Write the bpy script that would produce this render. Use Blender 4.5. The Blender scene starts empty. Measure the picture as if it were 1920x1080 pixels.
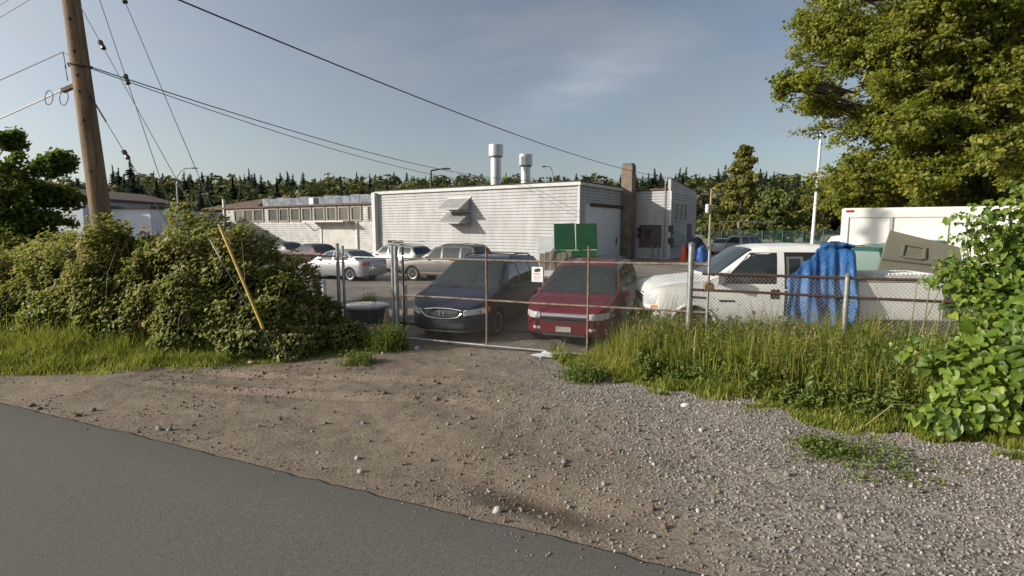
import bpy, bmesh, math, random
import numpy as np
from mathutils import Vector, Matrix, noise as mnoise
from math import radians as R, sin, cos, pi

sc = bpy.context.scene
col = sc.collection

# ------------------------------------------------------------------ camera
F, CH, HOR = 1000.0, 2.5, 425.0            # focal length (px of a 1920 px wide picture), eye height, horizon row
PITCH = math.atan((540 - HOR) / F)
cd = bpy.data.cameras.new('camera'); cam = bpy.data.objects.new('camera', cd); col.objects.link(cam)
cd.sensor_width = 36; cd.lens = F / 1920 * 36; cd.clip_start = .05; cd.clip_end = 6000
cam.location = (0, 0, CH); cam.rotation_euler = (pi / 2 - PITCH, 0, 0)
sc.camera = cam

# ------------------------------------------------------------------ sky, sun, exposure
SUN = Vector((-4.2, -.95, 1.65)).normalized()          # towards the sun: low, straight to the left
elev = math.asin(SUN.z); azim = math.atan2(SUN.x, SUN.y)   # azimuth clockwise from +Y
w = bpy.data.worlds.new('World'); sc.world = w; w.use_nodes = True
nt = w.node_tree; nt.nodes.clear()
out = nt.nodes.new('ShaderNodeOutputWorld'); bg = nt.nodes.new('ShaderNodeBackground')
sky = nt.nodes.new('ShaderNodeTexSky'); sky.sky_type = 'NISHITA'; sky.sun_disc = False
sky.sun_elevation = elev; sky.sun_rotation = azim
sky.altitude = 50; sky.air_density = 1.0; sky.dust_density = 1.3; sky.ozone_density = 1.8
bg.inputs['Strength'].default_value = 0.080
# thin high cloud, laid over the whole sky
tc = nt.nodes.new('ShaderNodeTexCoord'); mp = nt.nodes.new('ShaderNodeMapping')
mp.inputs['Rotation'].default_value = (0.25, 0.55, 0.2); mp.inputs['Scale'].default_value = (1.3, 1.6, 5.0)
mp.inputs['Location'].default_value = (0.35, 0.1, 0.9)
nz = nt.nodes.new('ShaderNodeTexNoise'); nz.inputs['Scale'].default_value = 1.9
nz.inputs['Detail'].default_value = 7; nz.inputs['Roughness'].default_value = .56; nz.inputs['Distortion'].default_value = .5
rp = nt.nodes.new('ShaderNodeValToRGB'); rp.color_ramp.elements[0].position = .47; rp.color_ramp.elements[1].position = .72
mul = nt.nodes.new('ShaderNodeMath'); mul.operation = 'MULTIPLY'; mul.inputs[1].default_value = .42
hs = nt.nodes.new('ShaderNodeHueSaturation'); hs.inputs['Saturation'].default_value = .74
mx = nt.nodes.new('ShaderNodeMix'); mx.data_type = 'RGBA'
mx.inputs['B'].default_value = (3.4, 3.55, 3.7, 1)
nt.links.new(tc.outputs['Generated'], mp.inputs['Vector']); nt.links.new(mp.outputs['Vector'], nz.inputs['Vector'])
nt.links.new(nz.outputs['Fac'], rp.inputs['Fac']); nt.links.new(rp.outputs['Color'], mul.inputs[0])
nt.links.new(sky.outputs['Color'], hs.inputs['Color']); nt.links.new(hs.outputs['Color'], mx.inputs['A'])
nt.links.new(mul.outputs[0], mx.inputs['Factor'])
# thin summer haze: paler towards the horizon all round, brightest on the sun's side
def wmath(op, a, b=None, clamp=False):
    n = nt.nodes.new('ShaderNodeMath'); n.operation = op; n.use_clamp = clamp
    for i, q in enumerate((a, b)):
        if q is None: continue
        if isinstance(q, (int, float)): n.inputs[i].default_value = q
        else: nt.links.new(q, n.inputs[i])
    return n.outputs[0]
sxyz = nt.nodes.new('ShaderNodeSeparateXYZ'); nt.links.new(tc.outputs['Generated'], sxyz.inputs[0])
low = wmath('POWER', wmath('SUBTRACT', 1.0, wmath('ABSOLUTE', sxyz.outputs['Z']), True), 7.0)
dt = nt.nodes.new('ShaderNodeVectorMath'); dt.operation = 'DOT_PRODUCT'; dt.inputs[1].default_value = SUN
nt.links.new(tc.outputs['Generated'], dt.inputs[0])
aur = wmath('POWER', wmath('ADD', wmath('MULTIPLY', dt.outputs['Value'], .5), .5, True), 4.0)
hz = wmath('ADD', wmath('MULTIPLY', low, .55), wmath('MULTIPLY', aur, 6.0))
hc = nt.nodes.new('ShaderNodeMix'); hc.data_type = 'RGBA'; hc.blend_type = 'ADD'; hc.inputs['Factor'].default_value = 1
# one wisp of cirrus standing high ahead
def wdir(px, py):
    u = (540 - py) / F
    return Vector(((px - 960) / F, cos(PITCH) + u * sin(PITCH), -sin(PITCH) + u * cos(PITCH))).normalized()
wc_, wa = wdir(1125, 140), (wdir(1300, 62) - wdir(990, 215)).normalized(); wb = wc_.cross(wa).normalized()
def wdot(v, scale):
    n = nt.nodes.new('ShaderNodeVectorMath'); n.operation = 'DOT_PRODUCT'; n.inputs[1].default_value = v
    nt.links.new(tc.outputs['Generated'], n.inputs[0])
    q = wmath('MULTIPLY', wmath('SUBTRACT', n.outputs['Value'], v.dot(wc_)), scale); return wmath('MULTIPLY', q, q)
nb = nt.nodes.new('ShaderNodeTexNoise'); nb.inputs['Scale'].default_value = 9; nb.inputs['Detail'].default_value = 6
nt.links.new(mp.outputs['Vector'], nb.inputs['Vector'])
edge = wmath('ADD', wmath('ADD', wdot(wa, 7.0), wdot(wb, 24.0)), wmath('MULTIPLY', wmath('SUBTRACT', nb.outputs['Fac'], .5), 2.2))
wisp = wmath('MULTIPLY', wmath('POWER', 2.718, wmath('MULTIPLY', edge, -1.0)), .95)
fr = wmath('GREATER_THAN', sxyz.outputs['Y'], 0.0)
hz = wmath('ADD', hz, wmath('MULTIPLY', wmath('MINIMUM', wisp, 1.1), fr))
hv_ = nt.nodes.new('ShaderNodeCombineColor')
for i, k in enumerate((1.0, .985, .93)): nt.links.new(wmath('MULTIPLY', hz, k), hv_.inputs[i])
nt.links.new(mx.outputs['Result'], hc.inputs['A']); nt.links.new(hv_.outputs[0], hc.inputs['B'])
nt.links.new(hc.outputs['Result'], bg.inputs['Color']); nt.links.new(bg.outputs['Background'], out.inputs['Surface'])

sl = bpy.data.lights.new('sun', 'SUN'); sl.energy = 4.4; sl.angle = R(.55); sl.color = (1, .935, .83)
so = bpy.data.objects.new('sun', sl); col.objects.link(so)
so.rotation_euler = (-SUN).to_track_quat('-Z', 'Y').to_euler()
vs = sc.view_settings
vs.view_transform = 'Standard'; vs.look = 'None'; vs.gamma = 1; vs.use_curve_mapping = False; vs.exposure = 0.35
sc.cycles.max_bounces = 6; sc.cycles.transparent_max_bounces = 8

# ------------------------------------------------------------------ geometry helpers
def ray(px, py):
    u = (540 - py) / F
    return Vector(((px - 960) / F, cos(PITCH) + u * sin(PITCH), -sin(PITCH) + u * cos(PITCH)))
def at(px, py, Y):
    d = ray(px, py); t = Y / d.y
    return Vector((d.x * t, Y, CH + d.z * t))
def gp(px, py, z=0.0):
    d = ray(px, py); t = (z - CH) / d.z
    return Vector((d.x * t, d.y * t, z))
def lerp(a, b, t): return a + (b - a) * t
def sstep(a, b, x):
    t = np.clip((x - a) / (b - a), 0, 1); return t * t * (3 - 2 * t)

def tag(o, label=None, cat=None, group=None, kind=None):
    if label: o['label'] = label
    if cat: o['category'] = cat
    if group: o['group'] = group
    if kind: o['kind'] = kind
    return o
def empty(name, loc=(0, 0, 0), rz=0, label=None, cat=None, group=None):
    o = bpy.data.objects.new(name, None); col.objects.link(o)
    o.location = loc; o.rotation_euler = (0, 0, rz); o.empty_display_size = .2
    return tag(o, label, cat, group)
def link(name, me, mats=None, parent=None, loc=None):
    o = bpy.data.objects.new(name, me); col.objects.link(o)
    if mats is not None and not me.materials:
        for m in (mats if isinstance(mats, (list, tuple)) else [mats]): me.materials.append(m)
    if parent: o.parent = parent
    if loc is not None: o.location = loc
    return o
def copy_tree(o, parent=None):
    c = o.copy(); col.objects.link(c); c.parent = parent
    for ch in list(o.children): copy_tree(ch, c)
    return c
def np_mesh(name, V, T, attr=None, smooth=False, mi=None):
    """mesh from numpy vertices (n,3) and faces (m,3|4); optional per-vertex float attribute 'tone'"""
    me = bpy.data.meshes.new(name); V = np.asarray(V, dtype=np.float32); T = np.asarray(T, dtype=np.int32)
    k = T.shape[1]; m = len(T)
    me.vertices.add(len(V)); me.vertices.foreach_set('co', V.ravel())
    me.loops.add(m * k); me.loops.foreach_set('vertex_index', T.ravel())
    me.polygons.add(m); me.polygons.foreach_set('loop_start', np.arange(0, m * k, k, dtype=np.int32))
    me.polygons.foreach_set('loop_total', np.full(m, k, dtype=np.int32))
    if smooth: me.polygons.foreach_set('use_smooth', np.ones(m, dtype=bool))
    if mi is not None: me.polygons.foreach_set('material_index', np.asarray(mi, dtype=np.int32))
    me.update(calc_edges=True)
    if attr is not None:
        a = me.attributes.new('tone', 'FLOAT', 'POINT'); a.data.foreach_set('value', np.asarray(attr, dtype=np.float32))
    return me

class MB:
    """collects simple solids and links them as one mesh object"""
    def __init__(s): s.v = []; s.f = []; s.m = []
    def add(s, vs, fs, mi=0):
        b = len(s.v); s.v += [tuple(p) for p in vs]
        for f in fs: s.f.append(tuple(b + i for i in f)); s.m.append(mi)
        return s
    def box(s, c, d, rz=0, mi=0, M=None):
        x, y, z = d[0] / 2, d[1] / 2, d[2] / 2
        vs = [Vector((sx * x, sy * y, sz * z)) for sz in (-1, 1) for sy in (-1, 1) for sx in (-1, 1)]
        m = M if M is not None else Matrix.Rotation(rz, 3, 'Z')
        vs = [m @ p + Vector(c) for p in vs]
        return s.add(vs, [(0, 2, 3, 1), (4, 5, 7, 6), (0, 1, 5, 4), (2, 6, 7, 3), (0, 4, 6, 2), (1, 3, 7, 5)], mi)
    def hexa(s, p8, mi=0):       # bottom 4 (ccw), top 4 (ccw)
        return s.add(p8, [(3, 2, 1, 0), (4, 5, 6, 7), (0, 1, 5, 4), (1, 2, 6, 5), (2, 3, 7, 6), (3, 0, 4, 7)], mi)
    def prism(s, poly, a, b, mi=0):    # poly: list of 3D points, swept by vector from a to b
        n = len(poly); a = Vector(a); b = Vector(b)
        vs = [Vector(p) + a for p in poly] + [Vector(p) + b for p in poly]
        fs = [tuple(range(n - 1, -1, -1)), tuple(range(n, 2 * n))] + [(i, (i + 1) % n, n + (i + 1) % n, n + i) for i in range(n)]
        return s.add(vs, fs, mi)
    def tube(s, pts, r, n=6, mi=0, caps=True):
        pts = [Vector(p) for p in pts]; k = len(pts)
        rs = r if isinstance(r, (list, tuple, np.ndarray)) else [r] * k
        vs = []; up = Vector((0, 0, 1))
        for i, p in enumerate(pts):
            d = (pts[min(i + 1, k - 1)] - pts[max(i - 1, 0)])
            if d.length < 1e-9: d = up.copy()
            d.normalize()
            a = d.cross(up if abs(d.z) < .95 else Vector((1, 0, 0))).normalized(); b = d.cross(a)
            for j in range(n):
                t = 2 * pi * j / n; vs.append(p + (a * cos(t) + b * sin(t)) * rs[i])
        fs = [(i * n + j, i * n + (j + 1) % n, (i + 1) * n + (j + 1) % n, (i + 1) * n + j) for i in range(k - 1) for j in range(n)]
        if caps: fs += [tuple(range(n - 1, -1, -1)), tuple((k - 1) * n + j for j in range(n))]
        return s.add(vs, fs, mi)
    def lathe(s, prof, c=(0, 0, 0), n=24, mi=0, axis='Z'):
        vs = []; k = len(prof)
        for r, h in prof:
            for j in range(n):
                t = 2 * pi * j / n
                p = (r * cos(t), r * sin(t), h) if axis == 'Z' else (r * cos(t), h, r * sin(t))
                vs.append(Vector(p) + Vector(c))
        fs = [(i * n + j, i * n + (j + 1) % n, (i + 1) * n + (j + 1) % n, (i + 1) * n + j) for i in range(k - 1) for j in range(n)]
        fs += [tuple(range(n - 1, -1, -1)), tuple((k - 1) * n + j for j in range(n))]
        return s.add(vs, fs, mi)
    def grid(s, P, mi=0, flip=False):     # P[i][j]
        n, m = len(P), len(P[0])
        vs = [p for r in P for p in r]
        fs = []
        for i in range(n - 1):
            for j in range(m - 1):
                q = (i * m + j, (i + 1) * m + j, (i + 1) * m + j + 1, i * m + j + 1)
                fs.append(q[::-1] if flip else q)
        return s.add(vs, fs, mi)
    def mesh(s, name, smooth=None):
        me = bpy.data.meshes.new(name); me.from_pydata(s.v, [], s.f); me.update()
        me.polygons.foreach_set('material_index', s.m)
        bm = bmesh.new(); bm.from_mesh(me); bmesh.ops.recalc_face_normals(bm, faces=bm.faces); bm.to_mesh(me); bm.free()
        if smooth is not None:
            me.polygons.foreach_set('use_smooth', [True] * len(me.polygons)); me.set_sharp_from_angle(angle=R(smooth))
        return me
    def build(s, name, mats, parent=None, smooth=None, bevel=0, loc=None):
        o = link(name, s.mesh(name, smooth), mats, parent, loc)
        if bevel:
            b = o.modifiers.new('bevel', 'BEVEL'); b.width = bevel; b.segments = 2; b.limit_method = 'ANGLE'; b.angle_limit = R(40)
        return o

# ------------------------------------------------------------------ materials
MATS = {}
def mat(name, c, rough=.6, metal=0.0, var=None, bump=None, spec=.5, c2=None, coat=0, scale2=None):
    """principled material; var=(noise scale, amount) mixes towards c2 (default a darker tone); bump=(scale, strength)"""
    if name in MATS: return MATS[name]
    m = bpy.data.materials.new(name); m.use_nodes = True; t = m.node_tree; b = t.nodes['Principled BSDF']
    b.inputs['Base Color'].default_value = (*c, 1); b.inputs['Roughness'].default_value = rough
    b.inputs['Metallic'].default_value = metal; b.inputs['Specular IOR Level'].default_value = spec
    if coat: b.inputs['Coat Weight'].default_value = coat; b.inputs['Coat Roughness'].default_value = .06
    co = t.nodes.new('ShaderNodeTexCoord')
    if var:
        n = t.nodes.new('ShaderNodeTexNoise'); n.inputs['Scale'].default_value = var[0]; n.inputs['Detail'].default_value = 6
        n.inputs['Roughness'].default_value = .62
        src = co.outputs['Object']
        if scale2:
            mpn = t.nodes.new('ShaderNodeMapping'); mpn.inputs['Scale'].default_value = scale2
            t.links.new(src, mpn.inputs['Vector']); src = mpn.outputs['Vector']
        t.links.new(src, n.inputs['Vector'])
        r = t.nodes.new('ShaderNodeValToRGB'); r.color_ramp.elements[0].position = .36; r.color_ramp.elements[1].position = .66
        c2 = c2 or tuple(x * (1 - var[1]) for x in c)
        r.color_ramp.elements[0].color = (*c2, 1); r.color_ramp.elements[1].color = (*c, 1)
        t.links.new(n.outputs['Fac'], r.inputs['Fac']); t.links.new(r.outputs['Color'], b.inputs['Base Color'])
    if bump:
        n2 = t.nodes.new('ShaderNodeTexNoise'); n2.inputs['Scale'].default_value = bump[0]; n2.inputs['Detail'].default_value = 4
        bn = t.nodes.new('ShaderNodeBump'); bn.inputs['Strength'].default_value = bump[1]; bn.inputs['Distance'].default_value = .02
        t.links.new(co.outputs['Object'], n2.inputs['Vector']); t.links.new(n2.outputs['Fac'], bn.inputs['Height'])
        t.links.new(bn.outputs['Normal'], b.inputs['Normal'])
    MATS[name] = m
    return m
def foliage(name, stops, trans=.35, rough=.5, gloss=.025):
    """leaf material: colour by the per-leaf 'tone', some light passes through"""
    if name in MATS: return MATS[name]
    m = bpy.data.materials.new(name); m.use_nodes = True; t = m.node_tree; t.nodes.clear()
    o = t.nodes.new('ShaderNodeOutputMaterial'); a = t.nodes.new('ShaderNodeAttribute'); a.attribute_name = 'tone'
    r = t.nodes.new('ShaderNodeValToRGB'); e = r.color_ramp.elements
    e[0].position = stops[0][0]; e[0].color = (*stops[0][1], 1); e[1].position = stops[-1][0]; e[1].color = (*stops[-1][1], 1)
    for p, c in stops[1:-1]:
        k = e.new(p); k.color = (*c, 1)
    d = t.nodes.new('ShaderNodeBsdfDiffuse'); tr = t.nodes.new('ShaderNodeBsdfTranslucent'); g = t.nodes.new('ShaderNodeBsdfGlossy')
    g.inputs['Roughness'].default_value = rough; g.inputs['Color'].default_value = (.8, .85, .8, 1)
    hsn = t.nodes.new('ShaderNodeHueSaturation'); hsn.inputs['Hue'].default_value = .485; hsn.inputs['Value'].default_value = 1.15
    m1 = t.nodes.new('ShaderNodeMixShader'); m1.inputs[0].default_value = trans
    m2 = t.nodes.new('ShaderNodeMixShader'); m2.inputs[0].default_value = gloss
    t.links.new(a.outputs['Fac'], r.inputs['Fac']); t.links.new(r.outputs['Color'], d.inputs['Color'])
    t.links.new(r.outputs['Color'], hsn.inputs['Color']); t.links.new(hsn.outputs['Color'], tr.inputs['Color'])
    t.links.new(d.outputs[0], m1.inputs[1]); t.links.new(tr.outputs[0], m1.inputs[2])
    t.links.new(m1.outputs[0], m2.inputs[1]); t.links.new(g.outputs[0], m2.inputs[2]); t.links.new(m2.outputs[0], o.inputs['Surface'])
    MATS[name] = m
    return m

white_paint = mat('white_siding', (.425, .427, .43), .75, var=(1.6, .12), bump=(30, .15), c2=(.335, .33, .32), scale2=(1, 1, .28))
white_dirty = mat('weathered_white_siding', (.48, .475, .465), .8, var=(1.6, .35), bump=(25, .2), c2=(.33, .315, .29))
trim_white = mat('white_trim', (.56, .555, .54), .65, var=(2, .2))
tar = mat('roof_tar', (.06, .055, .055), .9, var=(1.2, .4), bump=(8, .4))
galv = mat('galvanised_steel', (.42, .43, .43), .42, .75, var=(7, .35), bump=(40, .1))
rusty = mat('rusted_pipe', (.15, .062, .03), .9, .1, var=(14, .5), bump=(60, .5), c2=(.24, .20, .16))
rail_mix = mat('half_rusted_galvanised_pipe', (.27, .255, .21), .75, .2, var=(9, .5), bump=(50, .4), c2=(.15, .08, .037))
dark_iron = mat('dark_iron', (.07, .065, .06), .6, .5, var=(12, .5))
rubber = mat('tyre_rubber', (.022, .022, .023), .85, bump=(80, .2))
black_plastic = mat('black_plastic', (.028, .028, .03), .55)
underbody = mat('dark_underbody', (.015, .014, .014), .95)
glass = mat('car_glass', (.014, .020, .020), .05, spec=.9, var=(2.0, .5), c2=(.024, .031, .029))
chrome = mat('chrome', (.72, .72, .72), .16, 1.0)
alloy = mat('wheel_alloy', (.55, .55, .56), .35, .8, var=(9, .3))
lamp_clear = mat('headlamp_glass', (.60, .62, .63), .12, .2, spec=.8)
lamp_amber = mat('amber_lamp', (.70, .19, .02), .25)
lamp_red = mat('red_lamp', (.42, .01, .012), .22)
wood_grey = mat('weathered_board', (.30, .25, .19), .9, var=(3, .45), bump=(20, .4), scale2=(1, 12, 1))
pole_wood = mat('pole_timber', (.25, .165, .095), .85, var=(1.0, .5), bump=(14, .5), scale2=(14, 14, .9), c2=(.11, .07, .04))
bark = mat('bark', (.13, .10, .075), .95, var=(6, .5), bump=(12, .8))
cable = mat('black_cable', (.03, .03, .032), .6)
steel_wire = mat('stranded_wire', (.11, .11, .115), .5, .5)
# ================================================================== the setting: ground, road, yard, hill
def road_y(X): return 7.39 - .437 * (X + 7.3)
def fence_y(X): return 11.33 - .375 * (X + 2.19)
def grass_edge_right(X): return np.interp(X, [.6, 1.0, 2.2, 3.47, 4.4, 5.2, 5.7, 8, 14], [9.6, 8.95, 7.9, 6.9, 6.3, 5.97, 5.68, 4.6, 2.2])
def grass_edge_left(X): return np.interp(X, [-16, -12, -8.6, -6, -4.34, -3.25, -2.4], [9.6, 9.0, 8.75, 9.2, 9.65, 10.3, 11.2])
def vnoise(X, Y, s, seed=0):
    f = np.vectorize(lambda a, b: mnoise.noise(Vector((a * s, b * s, seed * 7.3))))
    return f(X, Y)
rng = np.random.default_rng(11)

def ground_z(X, Y):
    """height of the bare ground (vectorised)"""
    near = sstep(0, 1.0, Y - (7.39 - .437 * (X + 7.3)) + .15) * (1 - sstep(11.5, 13.5, Y)) 
    z = near * (.045 * vnoise(X, Y, .55, 1) + .028 * vnoise(X * .7 + Y * .3, Y, 1.9, 2) + .016 * vnoise(X, Y, 5.5, 3) * (1 - .5 * sstep(0, 3, X)))
    # wheel ruts that swing from the gate to the road on the left
    for k, (ax, bx) in enumerate(((-.2, 0), (.15, .55))):
        cy = 8.1 + ax + bx - .10 * (X + 4) + .10 * np.sin(X * .8)
        m = np.exp(-((Y - cy) / .085) ** 2) * sstep(-6.5, -5, X) * (1 - sstep(-1.5, .2, X))
        z = z - .06 * m + .035 * np.exp(-((Y - cy - .17) / .08) ** 2) * sstep(-6.5, -5, X) * (1 - sstep(-1.5, .2, X))
    for ax in (0, .45, .8):
        cy = 9.2 + ax + .30 * (X + 2.5)
        m = np.exp(-((Y - cy) / .06) ** 2) * sstep(-4.3, -3.6, X) * (1 - sstep(-2.2, -1.4, X))
        z = z - .055 * m + .03 * np.exp(-((Y - cy - .1) / .05) ** 2) * sstep(-4.3, -3.6, X) * (1 - sstep(-2.2, -1.4, X))
    z = z - .05 * np.exp(-(((X - .15) / .7) ** 2 + ((Y - 4.75 + .3 * X) / .22) ** 2))      # scoured wet hollow by the road
    # the ground sinks under the road slab and the yard paving
    z = np.where(Y < 7.39 - .437 * (X + 7.3) - .12, -.06, z)
    z = np.where((Y > 11.33 - .375 * (X + 2.19) + 2.0) & (Y < 60) & (X < 45) & (X > -40), -.05, z)
    return z

def axis(segs):
    a = []
    for lo, hi, st in segs: a += list(np.arange(lo, hi, st))
    return np.array(a)
xs = axis([(-3000, -400, 400), (-400, -60, 40), (-60, -14, 3), (-14, 9, .075), (9, 60, 3), (60, 400, 40), (400, 3400, 400)])
ys = axis([(-600, -20, 60), (-20, 2, 2), (2, 12.6, .06), (12.6, 16, .25), (16, 64, 3), (64, 400, 40), (400, 4400, 400)])
GX, GY = np.meshgrid(xs, ys); GZ = np.zeros_like(GX)
fine = (GX > -14.1) & (GX < 9.1) & (GY > 2) & (GY < 16.1)
GZ[fine] = ground_z(GX[fine], GY[fine])
under = (~fine) & (((GY < 7.39 - .437 * (GX + 7.3) - .12) & (GY > -25)) | ((GY > 11.33 - .375 * (GX + 2.19) + 2.0) & (GY < 60) & (GX < 45) & (GX > -40)))
GZ[under] = -.06
nx, ny = len(xs), len(ys)
idx = np.arange(nx * ny).reshape(ny, nx)
T = np.stack([idx[:-1, :-1], idx[:-1, 1:], idx[1:, 1:], idx[1:, :-1]], -1).reshape(-1, 4)

def ground_material():
    m = bpy.data.materials.new('dirt_and_gravel'); m.use_nodes = True; t = m.node_tree; b = t.nodes['Principled BSDF']
    N = lambda ty: t.nodes.new('ShaderNode' + ty)
    co = N('TexCoord'); sx = N('SeparateXYZ'); t.links.new(co.outputs['Object'], sx.inputs[0])
    def noise(scale, det=6, ro=.6):
        n = N('TexNoise'); n.inputs['Scale'].default_value = scale; n.inputs['Detail'].default_value = det; n.inputs['Roughness'].default_value = ro
        t.links.new(co.outputs['Object'], n.inputs['Vector']); return n.outputs['Fac']
    def math_(op, a, b_=None, clamp=False):
        n = N('Math'); n.operation = op; n.use_clamp = clamp
        for i, q in enumerate((a, b_)):
            if q is None: continue
            if isinstance(q, (int, float)): n.inputs[i].default_value = q
            else: t.links.new(q, n.inputs[i])
        return n.outputs[0]
    def ramp(f, a, b_, ca, cb):
        r = N('ValToRGB'); r.color_ramp.elements[0].position = a; r.color_ramp.elements[1].position = b_
        r.color_ramp.elements[0].color = (*ca, 1); r.color_ramp.elements[1].color = (*cb, 1); t.links.new(f, r.inputs['Fac']); return r.outputs['Color']
    def mixc(f, a, b_):
        n = N('Mix'); n.data_type = 'RGBA'
        t.links.new(f, n.inputs['Factor']); t.links.new(a, n.inputs['A']); t.links.new(b_, n.inputs['B']); return n.outputs['Result']
    dirt = ramp(math_('ADD', math_('MULTIPLY', noise(.9), .6), math_('MULTIPLY', noise(4.5), .4)), .38, .62, (.125, .092, .060), (.285, .225, .160))
    fineg = ramp(noise(38, 3), .40, .60, (.11, .088, .066), (.36, .30, .235))
    dirt1 = mixc(math_('MULTIPLY', ramp(noise(13, 5, .7), .44, .62, (0, 0, 0), (1, 1, 1)), .45), dirt, ramp(noise(5), .4, .6, (.085, .066, .048), (.16, .128, .095)))
    dirt2 = mixc(math_('MULTIPLY', noise(3.2), .85), dirt1, fineg)
    vo = N('TexVoronoi'); vo.inputs['Scale'].default_value = 38; t.links.new(co.outputs['Object'], vo.inputs['Vector'])
    gsep = N('SeparateColor'); t.links.new(vo.outputs['Color'], gsep.inputs[0])
    grav = ramp(gsep.outputs[0], .1, .95, (.11, .094, .078), (.385, .34, .295))
    # gravel lies on the right-hand side of the apron, dirt on the left
    g = math_('ADD', math_('MULTIPLY', sx.outputs['X'], .42), math_('MULTIPLY', math_('SUBTRACT', noise(.7), .5), 2.4))
    g = math_('ADD', g, math_('MULTIPLY', math_('SUBTRACT', sx.outputs['Y'], 6.0), .09), True)
    c = mixc(math_('MULTIPLY', g, .85), dirt2, grav)
    # damp brown mud where water has run to the road edge
    ex = math_('POWER', math_('MULTIPLY', math_('SUBTRACT', sx.outputs['X'], .15), 1.25), 2.0)
    yy = math_('ADD', math_('SUBTRACT', sx.outputs['Y'], 4.64), math_('MULTIPLY', sx.outputs['X'], .55))
    ey = math_('POWER', math_('MULTIPLY', yy, 3.2), 2.0)
    e = math_('SUBTRACT', 1.55, math_('ADD', math_('ADD', ex, ey), math_('MULTIPLY', noise(2.5), 1.1)), True)
    mud = ramp(noise(6), .3, .7, (.06, .043, .028), (.12, .088, .06))
    c = mixc(math_('MULTIPLY', e, .9), c, mud)
    t.links.new(c, b.inputs['Base Color']); b.inputs['Roughness'].default_value = .95; b.inputs['Specular IOR Level'].default_value = .2
    bn = N('Bump'); bn.inputs['Strength'].default_value = .8; bn.inputs['Distance'].default_value = .008
    h = math_('ADD', math_('MULTIPLY', noise(70, 4, .75), 1.4), math_('MULTIPLY', vo.outputs['Distance'], -.7)); t.links.new(h, bn.inputs['Height'])
    t.links.new(bn.outputs['Normal'], b.inputs['Normal'])
    return m
ground = link('ground', np_mesh('ground', np.stack([GX.ravel(), GY.ravel(), GZ.ravel()], -1), T, smooth=True), ground_material())
tag(ground, kind='structure')

# road: a slab with a ragged broken edge
asphalt = mat('worn_asphalt', (.185, .176, .150), .9, var=(110, .55), bump=(160, .3), spec=.2, c2=(.078, .074, .060))
n = 560; s = np.linspace(-40, 40, n)
ex = s * cos(math.atan(-.437)); ey = 7.39 - .437 * (ex + 7.3)
jit = np.array([.05 * mnoise.noise(Vector((q * 1.1, 0, 3))) + .035 * mnoise.noise(Vector((q * 5, 0, 5))) + .02 * mnoise.noise(Vector((q * 14, 1, 5))) for q in s])
rows = []
nrm = Vector((.400, .916))
for off, z in ((0, -.06), (-.012, .012), (-.05, .020), (-.6, .022), (-3, .03), (-7.5, .0)):
    k = 1 if off > -.5 else 0
    rows.append(np.stack([ex + nrm.x * (off + jit * k), ey + nrm.y * (off + jit * k), np.full(n, z) + (0 if off == 0 else .02) * jit], -1))
V = np.concatenate(rows); I = np.arange(len(rows) * n).reshape(len(rows), n)
T = np.stack([I[:-1, :-1], I[1:, :-1], I[1:, 1:], I[:-1, 1:]], -1).reshape(-1, 4)
road = tag(link('road', np_mesh('road', V, T), asphalt), kind='structure')

yard_m = mat('old_yard_paving', (.27, .235, .20), .92, var=(.5, .4), bump=(60, .4), spec=.2, c2=(.15, .135, .12))
mb = MB()
pts = []
for X in np.linspace(-40, 45, 60):
    pts.append([Vector((X, max(fence_y(X) + 2.2 + .35 * mnoise.noise(Vector((X * .8, 3, 0))), -8 + .0 * X), .012)), Vector((X, 62, .012))])
mb.grid(pts)
yard = tag(mb.build('yard_paving', yard_m), kind='structure')

def hill_z(X, Y): return 27 * float(sstep(165, 400, Y)) * (1 + .18 * math.sin(X * .006 + 1) + .08 * math.sin(X * .021)) - .4
P = []
for Y in list(range(150, 420, 15)) + [460, 520, 600, 700]:
    P.append([Vector((X, Y, hill_z(X, min(Y, 420)) - (0 if Y < 420 else (Y - 420) * .02))) for X in range(-720, 721, 24)])
hill_m = mat('hillside_scrub', (.065, .075, .035), .95, var=(.05, .5), c2=(.04, .045, .025))
hill = tag(MB().grid(P).build('hill', hill_m, smooth=60), kind='structure')

# ================================================================== gravel and stones
def ico():
    t = (1 + 5 ** .5) / 2
    v = np.array([(-1, t, 0), (1, t, 0), (-1, -t, 0), (1, -t, 0), (0, -1, t), (0, 1, t), (0, -1, -t), (0, 1, -t), (t, 0, -1), (t, 0, 1), (-t, 0, -1), (-t, 0, 1)], float)
    f = np.array([(0, 11, 5), (0, 5, 1), (0, 1, 7), (0, 7, 10), (0, 10, 11), (1, 5, 9), (5, 11, 4), (11, 10, 2), (10, 7, 6), (7, 1, 8), (3, 9, 4), (3, 4, 2), (3, 2, 6), (3, 6, 8), (3, 8, 9), (4, 9, 5), (2, 4, 11), (6, 2, 10), (8, 6, 7), (9, 8, 1)])
    return v / np.linalg.norm(v[0]), f
IV, IF = ico()
def rand_rot(n, r):
    q = r.normal(size=(n, 4)); q /= np.linalg.norm(q, axis=1)[:, None]; a, b, c, d = q.T
    return np.stack([np.stack([1 - 2 * (c * c + d * d), 2 * (b * c - a * d), 2 * (b * d + a * c)], -1),
                     np.stack([2 * (b * c + a * d), 1 - 2 * (b * b + d * d), 2 * (c * d - a * b)], -1),
                     np.stack([2 * (b * d - a * c), 2 * (c * d + a * b), 1 - 2 * (b * b + c * c)], -1)], 1)
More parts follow.
